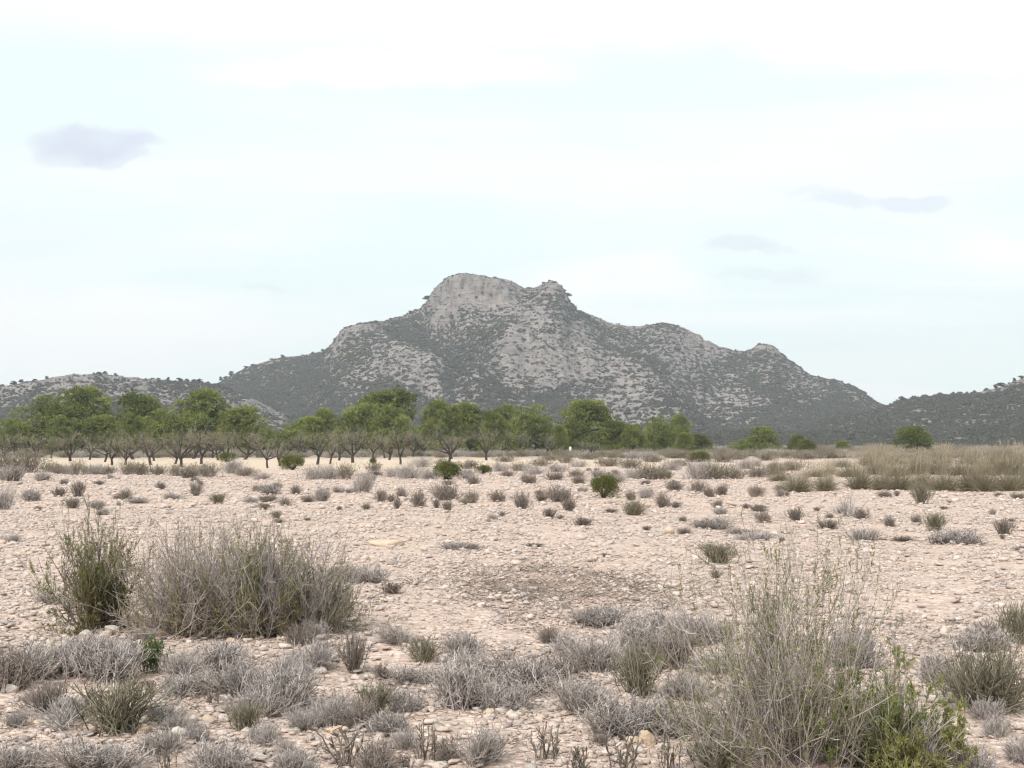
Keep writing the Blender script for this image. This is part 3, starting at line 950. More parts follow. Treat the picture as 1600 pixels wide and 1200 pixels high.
def k_leafy(seed, w=0.5, h=0.6, lobes=9, leaf=2600, size=0.05, stem_r=0.008, open_=0.0, tall=False):
    """rounded leafy shrub: (stems, leaves) on lobes, ragged outline"""
    rg = np.random.default_rng(seed)
    a, c = Acc(), Acc()
    ctr = hemi(lobes, rg, 1.35, 0.7) * np.array([w * 0.55, w * 0.55, h * 0.5]) + np.array([0, 0, h * 0.22])
    rad = rg.uniform(0.16, 0.46, lobes) * min(w, h)
    st_ = np.zeros((lobes * 3, 3))
    tgt = np.repeat(ctr, 3, axis=0) + rg.normal(size=(lobes * 3, 3)) * 0.12 * w
    ts = np.linspace(0, 1, 6)[None, :, None]
    P = st_[:, None] * (1 - ts) + tgt[:, None] * ts + rg.normal(size=(lobes * 3, 6, 3)) * 0.02 * w * np.sin(ts * np.pi)
    a.tubes(P, stem_r, stem_r * 0.4, rg, 4)
    i = rg.integers(0, lobes, leaf)
    d = unit(rg.normal(size=(leaf, 3)) + np.array([0, 0, 0.35]))
    q = ctr[i] + d * (rad[i] * rg.random(leaf) ** 0.4 * (1 + 0.25 * rg.random(leaf) ** 3))[:, None]
    q[:, 2] = np.maximum(q[:, 2], 0.02 * h)
    c.leaves(q, d + rg.normal(size=d.shape) * 0.5, size * rg.uniform(0.6, 1.4, leaf), size * 0.5, rg)
    return a, c


def k_scrub(seed, w=0.6, h=0.8, n=110, leaf=900, mat_leaf=0.05, grassy=0.0):
    """middle-distance bush: twigs with small leaves scattered up them"""
    rg = np.random.default_rng(seed)
    a, c = Acc(), Acc()
    base = np.concatenate([rg.normal(size=(n, 2)) * w * 0.28, np.zeros((n, 1))], axis=1)
    D = hemi(n, rg, 0.9, 0.7)
    D[:, :2] *= w / h * 1.3
    P = grow(base, D, h * rg.uniform(0.5, 1.05, n), 6, rg, 0.16, 0.05)
    a.tubes(P, 0.007, 0.003, rg)
    q, tg = sprout(P, 4, rg, 0.25, 1.0)
    P2 = grow(q, tg + rg.normal(size=q.shape) * 0.5, h * rg.uniform(0.1, 0.28, len(q)), 4, rg, 0.2, 0.05)
    a.tubes(P2, 0.0045, 0.0025, rg)
    if leaf:
        q, tg = sprout(P2, max(1, leaf // len(P2)), rg, 0.1, 1.0)
        c.leaves(q, tg + rg.normal(size=q.shape) * 0.6, mat_leaf * rg.uniform(0.6, 1.3, len(q)), mat_leaf * 0.45, rg)
    return a, c


def k_pine(seed, H=9.5, wide=4.6, lobes=20, tufts=2700, leaf=0.36, low=0.06):
    """Aleppo pine: trunk, limbs, crown of needle clumps on billowing lobes"""
    rg = np.random.default_rng(seed)
    tr, lm, cr = Acc(), Acc(), Acc()
    lean = rg.normal(size=2) * 0.05 * H
    k = np.linspace(0, 1, 9)[:, None]
    T = np.concatenate([lean * k ** 1.5 + np.cumsum(rg.normal(size=(9, 2)) * 0.05, axis=0), k * H * 0.82 - 0.2], axis=1)
    tr.tubes(T[None], 0.035 * H * 0.5, 0.05, rg, 8, tone=0.4)
    zz_ = low + (0.96 - low) * rg.random(lobes) ** 0.75
    prof = np.sqrt(np.clip(1 - ((zz_ - 0.36) / 0.64) ** 2, 0.02, 1))
    ang = np.arange(lobes) * 2.399 + rg.uniform(0, 0.6, lobes)
    rr = prof * wide * 0.5 * rg.uniform(0.35, 0.85, lobes)
    rad = rg.uniform(0.12, 0.20, lobes) * H * (0.75 + 0.4 * prof)
    ctr = np.stack([np.cos(ang) * rr + lean[0] * zz_, np.sin(ang) * rr + lean[1] * zz_, zz_ * H - rad * 0.55], axis=1)
    ctr[:, 2] = np.maximum(ctr[:, 2], rad * 0.35 + 0.05 * H)
    for c_ in ctr:
        h0 = np.clip(c_[2] * 0.72, 0.3, T[-1, 2] - 0.1)
        p0 = np.array([np.interp(h0, T[:, 2], T[:, 0]), np.interp(h0, T[:, 2], T[:, 1]), h0])
        s = np.linspace(0, 1, 6)[:, None]
        P = p0 * (1 - s) + c_ * s + rg.normal(size=(6, 3)) * 0.06 * np.sin(s * np.pi)
        P[:, 2] -= 0.25 * np.sin(s[:, 0] * np.pi)
        lm.tubes(P[None], 0.10, 0.03, rg, 5, tone=0.5)
    i = rg.choice(lobes, tufts, p=rad ** 2 / (rad ** 2).sum())
    d = unit(rg.normal(size=(tufts, 3)) + np.array([0, 0, 0.45]))
    wob = 0.85 + 0.42 * fbm(d[:, 0] * 2.4 + i, d[:, 1] * 2.4 + d[:, 2] * 2.6, 2, seed)
    q = ctr[i] + d * (rad[i] * wob * (0.7 + 0.3 * rg.random(tufts) ** 0.5))[:, None] * np.array([1.08, 1.08, 0.82])
    tone = np.clip(0.05 + 0.35 * rg.random(tufts) + 0.5 * rg.random(lobes)[i], 0, 1)
    for _ in range(7):
        dd = d + rg.normal(size=d.shape) * 0.75 + np.array([0, 0, 0.25])
        cr.leaves(q + rg.normal(size=q.shape) * 0.07, dd, leaf * rg.uniform(0.6, 1.2, tufts), leaf * 0.36, rg, tone=np.clip(tone + rg.normal(0, 0.1, tufts), 0, 1))
    return tr, lm, cr


def k_almond(seed, H=2.9, leaf=900):
    rg = np.random.default_rng(seed)
    tr, lm, tw, lf = Acc(), Acc(), Acc(), Acc()
    h0 = rg.uniform(0.5, 0.85)
    ln = rg.normal(size=2) * 0.14
    k = np.linspace(0, 1, 5)[:, None]
    T = np.concatenate([ln * k + rg.normal(size=(5, 2)) * 0.015, k * h0 - 0.05], axis=1)
    T[0, :2] = 0
    tr.tubes(T[None], 0.12, 0.088, rg, 7, tone=0.3)
    nl = int(rg.integers(3, 6))
    ang = rg.uniform(0, 6.28) + np.arange(nl) * 6.283 / nl + rg.normal(0, 0.25, nl)
    D = np.stack([np.cos(ang) * rg.uniform(0.7, 1.2, nl), np.sin(ang) * rg.uniform(0.7, 1.2, nl), rg.uniform(0.7, 1.1, nl)], axis=1)
    P = grow(np.repeat(T[-1:] - np.array([[0, 0, 0.05]]), nl, axis=0), D, (H - h0) * rg.uniform(0.65, 1.0, nl), 8, rg, 0.22, 0.09)
    lm.tubes(P, 0.068, 0.02, rg, 6, tone=0.3)
    q, tg = sprout(P, 4, rg, 0.22, 0.9)
    P2 = grow(q, tg + rg.normal(size=q.shape) * 0.5, (H - h0) * rg.uniform(0.28, 0.5, len(q)), 7, rg, 0.18, 0.09)
    lm.tubes(P2, 0.026, 0.009, rg, 5, tone=0.5)
    q, tg = sprout(np.concatenate([P[:, 3:], P2[:, :5], P2[:, 2:]]) if False else P2, 6, rg, 0.15, 1.0)
    P3 = grow(q, tg + rg.normal(size=q.shape) * 0.55, rg.uniform(0.3, 0.75, len(q)), 5, rg, 0.16, 0.10)
    tw.tubes(P3, 0.008, 0.004, rg)
    q, tg = sprout(P3, 2, rg, 0.25, 1.0)
    P4 = grow(q, tg + rg.normal(size=q.shape) * 0.5, rg.uniform(0.12, 0.35, len(q)), 4, rg, 0.18, 0.08)
    tw.tubes(P4, 0.005, 0.003, rg)
    if leaf:
        q, tg = sprout(P4, 4, rg, 0.2, 1.0)
        ix = rg.permutation(len(q))[:leaf]
        lf.leaves(q[ix], tg[ix] + rg.normal(size=(len(ix), 3)) * 0.7, rg.uniform(0.05, 0.09, len(ix)), 0.028, rg)
    return tr, lm, tw, lf


# meshes, a few variants of each kind, shared between copies
def pair(accs, names, mats):
    return [(n_, a.mesh(n_, M[m_])) for a, n_, m_ in zip(accs, names, mats) if a.n]


SM = ('stems', 'twigs')
KIND = {}
KIND['grey'] = [pair(k_grey(500 + i, n=190, h=0.36, spread=(1.1, 1.25, 0.95, 1.15, 1.2, 1.0, 1.3)[i], clumps=(7, 9, 5, 8, 10, 6, 6)[i]), SM, ('grey_twig', 'grey_twig')) for i in range(7)]
KIND['brown'] = [pair(k_grey(520 + i, n=150, h=0.36, spread=(0.95, 1.15, 0.8, 1.0, 1.2, 0.9)[i], clumps=(7, 8, 6, 9, 7, 6)[i]), SM, ('brown_twig', 'brown_twig')) for i in range(6)]
KIND['tallgrey'] = [pair(k_grey(540 + i, n=220, h=0.46, spread=0.8, lift=0.14, wander=0.11), SM, ('grey_twig', 'grey_twig')) for i in range(2)]
KIND['olive'] = [pair(k_broom(560 + i, n=110, spread=(0.7, 0.9, 1.0)[i]), SM, ('olive_twig', 'olive_twig')) for i in range(3)]
KIND['dark'] = [pair(k_broom(580 + i, n=96, h=0.34, spread=(0.7, 0.95, 0.8)[i], r=0.004), SM, ('dark_stalk', 'brown_twig')) for i in range(3)]
KIND['stalk'] = [pair(k_stalk(600 + i, n=(14, 18, 12)[i]), SM, ('dark_stalk', 'dark_stalk')) for i in range(3)]
KIND['bare'] = [pair(k_bare(620 + i, lean=(-0.35, 0.0)[i]), ('branches', 'twigs'), ('dead_twig', 'dead_twig')) for i in range(2)]
KIND['hummock'] = [pair(k_grey(640, n=330, h=0.44, spread=1.25, fine=3, r=0.003, lift=0.12, clumps=16), SM, ('olive_twig', 'olive_twig'))]
KIND['herb'] = [pair(k_broom(650, 60, 0.2, 0.85, 0.0022, 5, 12), ('stems', 'leaves'), ('olive_twig', 'herb_leaf'))]
KIND['juniper'] = [pair(k_leafy(660 + i, 1.0, (0.95, 1.15, 0.8)[i], 16, 7500, 0.06, 0.015), ('stems', 'leaves'), ('bark', 'juniper_leaf')) for i in range(3)]
KIND['scrub'] = [pair(k_scrub(680 + i, 0.75, (0.8, 1.0, 0.7, 0.9)[i], 120, 1500, 0.055), ('stems', 'leaves'), ('brown_twig', 'scrub_leaf')) for i in range(4)]
KIND['twiggy'] = [pair(k_scrub(700 + i, 0.75, (0.8, 0.95)[i], 200, 0), ('stems', 'leaves'), ('grey_twig', 'scrub_leaf')) for i in range(2)]
KIND['grass'] = [pair(k_grass(720 + i, 640, (1.0, 0.9, 1.0, 0.8)[i], (75, 30, 95, 12)[i]), ('blades', 'culms'), ('grass_low', 'grass_straw')) for i in range(4)]
KIND['almond'] = [pair(k_almond(740 + i, 2.9, (1400, 2600, 700, 2000, 3200)[i]), ('trunk', 'limbs', 'twigs', 'leaves'), ('almond_bark', 'almond_bark', 'almond_twig', 'almond_leaf')) for i in range(5)]
KIND['pine'] = [pair(k_pine(760 + i, 9.5, (9.0, 7.6, 8.4, 6.4, 9.6)[i], (26, 22, 24, 20, 28)[i]), ('trunk', 'limbs', 'crown'), ('bark', 'bark', 'pine_leaf')) for i in range(5)]
KIND['ridge_pine'] = [pair(k_pine(780 + i, 5.0, (4.2, 3.4, 4.8)[i], 9, 200, 0.6, (0.15, 0.1, 0.4)[i]), ('trunk', 'limbs', 'crown'), ('bark', 'bark', 'far_pine')) for i in range(3)]

_joined = {}


def joined(kind, v):
    """one mesh of all the parts, for plants too small in the picture to show them"""
    if (kind, v) not in _joined:
        bm = bmesh.new()
        mats = []
        for _n, me in KIND[kind][v]:
            n0 = len(bm.faces)
            bm.from_mesh(me)
            bm.faces.ensure_lookup_table()
            mi = len(mats)
            mats.append(me.materials[0])
            for f in bm.faces[n0:]:
                f.material_index = mi
        me = bpy.data.meshes.new(kind)
        bm.to_mesh(me)
        bm.free()
        for m_ in mats:
            me.materials.append(m_)
        _joined[(kind, v)] = me
    return _joined[(kind, v)]


def extent(meshes):
    """height and width that a plant's meshes really fill"""
    co = []
    for _n, me in meshes:
        a_ = np.empty(len(me.vertices) * 3, np.float32)
        me.vertices.foreach_get('co', a_)
        co.append(a_.reshape(-1, 3))
    co = np.concatenate(co)
    return float(np.percentile(co[:, 2], 99.3)), float(np.percentile(np.hypot(co[:, 0], co[:, 1]), 91)) * 2


NOMINAL = {(kd, i_): extent(ms) for kd, lst in KIND.items() for i_, ms in enumerate(lst)}
NAMES = {'grey': 'dwarf_shrub', 'brown': 'dwarf_shrub', 'tallgrey': 'dwarf_shrub', 'olive': 'broom_shrub', 'dark': 'broom_shrub', 'stalk': 'stalk_plant', 'bare': 'dead_shrub', 'hummock': 'dwarf_shrub', 'herb': 'green_herb',
         'juniper': 'juniper_bush', 'scrub': 'scrub_bush', 'twiggy': 'scrub_bush', 'grass': 'grass_tussock', 'almond': 'almond_tree', 'pine': 'pine_tree', 'ridge_pine': 'ridge_pine_tree'}
CATS = {'dwarf_shrub': 'shrub', 'broom_shrub': 'shrub', 'stalk_plant': 'plant', 'dead_shrub': 'dead shrub', 'green_herb': 'plant', 'juniper_bush': 'bush', 'scrub_bush': 'bush', 'grass_tussock': 'grass', 'almond_tree': 'tree',
        'pine_tree': 'pine', 'ridge_pine_tree': 'pine'}
LOOK = {'grey': 'ashy grey dwarf shrub', 'brown': 'brownish dwarf shrub', 'tallgrey': 'upright silvery grey shrub', 'olive': 'olive rod-like shrub', 'dark': 'dark brown wiry shrub', 'stalk': 'plant of knobby dark stalks',
        'bare': 'dead shrub of pale bare branches', 'hummock': 'dense dark hummock shrub', 'herb': 'small bright green herb', 'juniper': 'rounded bright green bush', 'scrub': 'olive leafy bush', 'twiggy': 'grey leafless bush',
        'grass': 'straw-topped grass tussock', 'almond': 'bare almond tree', 'pine': 'green pine', 'ridge_pine': 'tiny dark pine'}
placed = []          # (object, kind, px, py, own label)
prg = random.Random(11)


def plant(kind, px, py, hpx=None, wpx=None, label=None, v=None, parts=None, at=None):
    """stand a plant of this kind at the ground point under a pixel, as high as it looks from there"""
    x, y = at or ground_at(px, py)
    z = float(gz(x, y))
    if v is None:
        v = prg.randrange(len(KIND[kind]))
    v %= len(KIND[kind])
    nh, nw = NOMINAL[(kind, v)]
    sz = hpx / 2000 * y / nh if hpx else 1.0
    sx = wpx / 2000 * y / nw if wpx else sz
    if kind in ('grey', 'brown', 'dark') and 700 < py < 860:
        sz *= prg.uniform(0.65, 0.95)
    if kind in ('grey', 'brown', 'tallgrey') and py > 900:
        sz, sx = sz * 0.92, sx * 1.15
    rz = prg.uniform(0, 6.28) if kind != 'grass' else prg.uniform(-0.5, 0.5)
    if kind == 'bare':
        rz = 0
    if kind in ('bare', 'stalk'):
        parts = False
    if parts is None:
        parts = y < 14
    if parts:
        o = link(NAMES[kind], None, None, (x, y, z), rz, (sx, sx, sz))
        trunk = None
        for n_, me in KIND[kind][v]:
            c = link(n_, me, trunk if (n_ == 'limbs' and trunk) else o)
            if n_ == 'trunk':
                trunk = c
    else:
        o = link(NAMES[kind], joined(kind, v), None, (x, y, z), rz, (sx, sx * (prg.uniform(0.75, 1.2) if y < 60 else 1.0), sz))
    o['category'] = CATS[NAMES[kind]]
    placed.append([o, kind, px, py, label])
    return o


# ------------------------------------------------------------------ the tall bushes
def big_bush(px, py, hpx, wpx, accs, label, leaf='bush_leaf', twig='grey_twig', name='twiggy_bush', rz=0.0):
    x, y = ground_at(px, py)
    ms = [(n_, a.mesh(n_, M[m_])) for a, n_, m_ in zip(accs, ('stems', 'twigs', 'leaves'), (twig, twig, leaf))]
    nh, nw = extent(ms)
    sx, sz = wpx / 2000 * y / nw, hpx / 2000 * y / nh
    o = link(name, None, None, (x, y, float(gz(x, y))), rz, (sx, (sx + sz) / 2, sz))
    for n_, me in ms:
        link(n_, me, o)
    tag(o, label, 'bush', 'tall twiggy bushes on the stony field')
    return o


def clumpy(seed, base):
    def f(q):
        nz = fbm(q[:, 0] * 5 + seed, q[:, 1] * 5 + q[:, 2] * 4.5, 2, seed)
        return np.clip(base(q) * (0.55 + 1.5 * nz), 0, 1)
    return f


big_bush(148, 982, 166, 108, k_bush(801, 70, 0.74, 0.34, 0.30, 26, 50000, clumpy(1, lambda q: 1.5 - 1.6 * q[:, 2] / 0.7), 0.5, 5),
         'leafy olive green bush, slimmest of the three beside the dead twig heap', 'green_leaf', 'brown_twig')
big_bush(300, 988, 164, 200, k_bush(802, 190, 0.90, 0.56, 0.50, 34, 60000, clumpy(2, lambda q: np.where(q[:, 0] < 0.0, 1.0, 0.35) * (1.1 - 1.5 * q[:, 2])), 0.62, 5),
         'brown twiggy bush with yellowish leaves low down, middle of the three in the field', 'yellow_leaf', 'mauve_twig')
big_bush(408, 990, 164, 156, k_bush(803, 120, 0.86, 0.34, 0.34, 30, 55000, clumpy(3, lambda q: 1.5 - 1.9 * q[:, 2]), 0.5, 5),
         'grey twiggy bush with fresh green foliage at its foot', 'green_leaf', 'mauve_twig')
big_bush(490, 986, 134, 150, k_bush(804, 130, 0.72, 0.44, 0.40, 18, 45000, clumpy(4, lambda q: 1.0 - 1.8 * q[:, 2]), 0.6, 5),
         'low spreading twiggy bush, outermost towards the blue-green tuft', 'bush_leaf', 'mauve_twig')
big_bush(1230, 1188, 335, 320, k_bush(805, 150, 1.02, 0.62, 0.52, 60, 36000, clumpy(5, lambda q: 1.0 - 0.75 * q[:, 2]), 0.7, 5, r=0.0025),
         'big open grey twiggy bush with green-tipped shoots, nearest of the tall bushes', 'bush_leaf', 'mauve_twig')
big_bush(1395, 1197, 150, 205, k_bush(806, 110, 0.42, 0.42, 0.34, 14, 60000, clumpy(6, lambda q: 1.3 + 0 * q[:, 2]), 0.85, 5, r=0.0034),
         'low fresh green bush leaning out from under the big grey bush', 'fresh_leaf', 'grey_twig')

# heap of dead twigs between the bushes
rg = np.random.default_rng(55)
acc = Acc()
n = 150
q = np.stack([rg.normal(0, 0.24, n), rg.normal(0, 0.12, n), rg.uniform(0.0, 0.07, n)], axis=1)
dd = np.stack([rg.normal(1, 0.4, n), rg.normal(0, 0.5, n), rg.normal(0.06, 0.1, n)], axis=1)
acc.tubes(grow(q, dd, rg.uniform(0.12, 0.4, n), 6, rg, 0.14, -0.02), 0.004, 0.0018, rg, 4)
x, y = ground_at(232, 982)
tag(link('twig_heap', acc.mesh('twig_heap', M['brown_twig']), None, (x, y, float(gz(x, y)))), 'low heap of dead brown twigs between the slim leafy bush and the brown bush', 'dead twigs')

# ------------------------------------------------------------------ shrubs of the near belt: kind, foot x, foot y, height px, width px
NEAR = [
    ('brown', 18, 1080, 68, 110), ('grey', 60, 1062, 60, 90), ('grey', 105, 1058, 64, 90), ('tallgrey', 160, 1062, 66, 90), ('brown', 75, 1112, 52, 70), ('olive', 182, 1142, 82, 125), ('bare', 97, 1138, 62, 110),
    ('grey', 206, 1040, 40, 60), ('herb', 237, 1052, 52, 52), ('grey', 282, 1058, 46, 56), ('grey', 285, 1086, 34, 80), ('grey', 278, 1140, 32, 36), ('grey', 345, 1046, 44, 70), ('grey', 372, 1084, 62, 100),
    ('tallgrey', 432, 1100, 76, 90), ('grey', 400, 1112, 50, 80), ('olive', 384, 1136, 44, 56), ('stalk', 327, 1104, 30, 30), ('grey', 160, 1206, 58, 110), ('grey', 352, 1206, 46, 90), ('grey', 28, 1206, 58, 90),
    ('dark', 553, 1048, 60, 42), ('brown', 597, 1053, 26, 36), ('grey', 622, 1009, 36, 46), ('olive', 662, 1032, 40, 56), ('grey', 716, 1022, 40, 56), ('grey', 648, 1060, 34, 70), ('olive', 586, 1118, 54, 58),
    ('tallgrey', 722, 1108, 80, 90), ('grey', 765, 1108, 62, 70), ('brown', 790, 1064, 48, 70), ('grey', 520, 1132, 56, 64), ('grey', 474, 1138, 40, 52), ('grey', 612, 1146, 36, 60), ('stalk', 541, 1200, 62, 64),
    ('stalk', 660, 1184, 60, 46), ('brown', 696, 1184, 34, 46), ('grey', 756, 1190, 66, 72), ('grey', 800, 1112, 44, 56), ('grey', 832, 1080, 58, 92), ('tallgrey', 930, 1042, 60, 76), ('olive', 998, 1084, 86, 86),
    ('brown', 1046, 1038, 70, 84), ('grey', 914, 1120, 74, 70), ('grey', 978, 1146, 62, 110), ('grey', 1066, 1146, 56, 110), ('stalk', 850, 1186, 54, 50), ('stalk', 984, 1204, 56, 56), ('stalk', 1048, 1206, 60, 50),
    ('olive', 1118, 1206, 58, 90), ('brown', 858, 1000, 26, 42), ('grey', 940, 972, 30, 76), ('hummock', 1545, 1110, 104, 136), ('grey', 1522, 1014, 42, 76), ('olive', 1592, 1002, 64, 60), ('grey', 1455, 1068, 52, 56),
    ('grey', 1552, 1156, 34, 44), ('grey', 1508, 1206, 52, 76), ('grey', 1440, 1206, 44, 60), ('grey', 1082, 1000, 56, 76), ('grey', 1120, 1046, 44, 70), ('brown', 870, 1056, 42, 64), ('grey', 890, 1020, 36, 60),
    ('grey', 575, 912, 30, 74), ('dark', 612, 928, 18, 34), ('olive', 1122, 884, 34, 54), ('dark', 1118, 904, 16, 22), ('grey', 78, 945, 26, 40), ('grey', 492, 1048, 50, 60), ('grey', 455, 1060, 38, 56), ('grey', 1330, 1042, 70, 80),
    ('stalk', 262, 1206, 40, 40), ('brown', 585, 1206, 54, 70), ('grey', 455, 1206, 40, 60), ('stalk', 905, 1206, 40, 40), ('grey', 640, 1110, 34, 56), ('stalk', 232, 1190, 34, 30), ('grey', 1600, 1195, 40, 60),
    ('grey', 1075, 1086, 42, 60), ('grey', 985, 1010, 52, 70), ('grey', 1020, 985, 40, 70), ('grey', 305, 1160, 24, 36),
]
for _ in range(60):
    px_, py_ = prg.uniform(0, 1600), prg.uniform(995, 1198)
    if all(abs(px_ - a_[1]) > 0.42 * a_[4] or abs(py_ - a_[2]) > 14 for a_ in NEAR) and not (1110 < px_ < 1500 and py_ > 1090) and fbm(px_ * 0.004, py_ * 0.008, 2, 71) > -0.15:
        sz_ = prg.uniform(20, 46)
        NEAR.append((prg.choice(('grey', 'grey', 'grey', 'brown', 'stalk', 'grey')), px_, py_, sz_, sz_ * prg.uniform(1.0, 1.6)))
for kind, px, py, hp, wp in NEAR:
    plant(kind, px, py, hp, wp)

# ------------------------------------------------------------------ the middle of the field
MID = [
    ('grey', 50, 782, 22, 40), ('grey', 4, 798, 46, 26), ('dark', 92, 775, 18, 24), ('dark', 122, 776, 26, 22), ('dark', 115, 796, 22, 26), ('brown', 197, 779, 20, 24), ('grey', 272, 778, 18, 34), ('brown', 305, 772, 26, 22),
    ('olive', 340, 787, 18, 26), ('brown', 402, 768, 18, 18), ('grey', 425, 772, 24, 34), ('brown', 462, 772, 20, 24), ('brown', 482, 783, 18, 24), ('grey', 505, 782, 30, 36), ('grey', 395, 786, 16, 34), ('brown', 420, 784, 14, 30),
    ('grey', 215, 786, 10, 40), ('grey', 65, 752, 22, 30), ('brown', 100, 757, 12, 14), ('grey', 15, 752, 30, 40),
    ('grey', 565, 770, 40, 34), ('brown', 595, 785, 24, 26), ('brown', 627, 780, 26, 26), ('dark', 612, 784, 14, 18), ('brown', 655, 794, 36, 28), ('brown', 697, 782, 36, 42), ('dark', 700, 801, 24, 20), ('dark', 682, 795, 16, 16),
    ('brown', 735, 787, 24, 28), ('brown', 778, 785, 24, 30), ('brown', 815, 796, 36, 36), ('dark', 846, 785, 18, 22), ('brown', 872, 786, 32, 42), ('brown', 893, 799, 26, 28), ('dark', 858, 810, 20, 22), ('dark', 876, 812, 10, 14),
    ('dark', 620, 797, 18, 12), ('hummock', 990, 806, 24, 40), ('dark', 912, 822, 14, 32), ('brown', 1036, 791, 30, 30), ('dark', 1056, 793, 12, 18), ('dark', 955, 803, 10, 20), ('brown', 988, 782, 20, 18), ('grey', 1008, 776, 20, 26),
    ('dark', 700, 758, 12, 18), ('brown', 740, 758, 16, 26), ('brown', 825, 756, 20, 28), ('brown', 868, 752, 20, 30), ('brown', 905, 756, 20, 28), ('grey', 770, 812, 10, 20), ('dark', 785, 808, 12, 12),
    ('brown', 1108, 777, 26, 22), ('brown', 1128, 774, 24, 22), ('brown', 1180, 777, 22, 30), ('olive', 1220, 769, 14, 22), ('brown', 1052, 767, 18, 30), ('dark', 1054, 762, 18, 22), ('brown', 1090, 770, 22, 24),
    ('dark', 1244, 816, 28, 30), ('brown', 1193, 819, 24, 22), ('bare', 1322, 808, 36, 56), ('brown', 1345, 811, 26, 36), ('dark', 1293, 826, 18, 42), ('grey', 1352, 840, 22, 60), ('brown', 1410, 841, 14, 34), ('olive', 1462, 827, 30, 32),
    ('brown', 1435, 817, 22, 22), ('grey', 1500, 846, 28, 90), ('dark', 1568, 830, 28, 34), ('dark', 1566, 838, 10, 10), ('olive', 1440, 788, 34, 36), ('brown', 1383, 777, 16, 24), ('dark', 1401, 775, 10, 12), ('brown', 1388, 822, 18, 22),
    ('dark', 1166, 793, 10, 14), ('grey', 1115, 825, 18, 60), ('dark', 1230, 776, 8, 10), ('dark', 1276, 798, 10, 12), ('brown', 1150, 832, 12, 60), ('dark', 1222, 850, 12, 10), ('grey', 1180, 842, 14, 70),
    ('grey', 715, 857, 14, 60), ('dark', 740, 858, 10, 20), ('dark', 835, 853, 7, 32), ('dark', 945, 870, 7, 12), ('grey', 525, 905, 20, 34), ('brown', 1595, 858, 10, 30), ('dark', 1475, 796, 8, 12), ('brown', 1560, 775, 10, 14),
    ('grey', 20, 845, 18, 30), ('dark', 60, 800, 10, 14), ('grey', 150, 792, 12, 30), ('brown', 250, 765, 14, 16), ('dark', 530, 800, 8, 10), ('dark', 1010, 828, 8, 14), ('brown', 1070, 835, 12, 24), ('dark', 480, 815, 6, 12),
]
for _ in range(60):
    px_, py_ = prg.uniform(0, 1600), 742 + 80 * prg.random() ** 1.7
    if not (px_ > 1200 and py_ < 775):
        sz_ = prg.uniform(7, 17)
        MID.append((prg.choice(('brown', 'brown', 'dark', 'grey', 'grey', 'olive')), px_, py_, sz_, sz_ * prg.uniform(1.0, 2.2)))
for kind, px, py, hp, wp in MID:
    plant(kind, px, py, hp, wp)

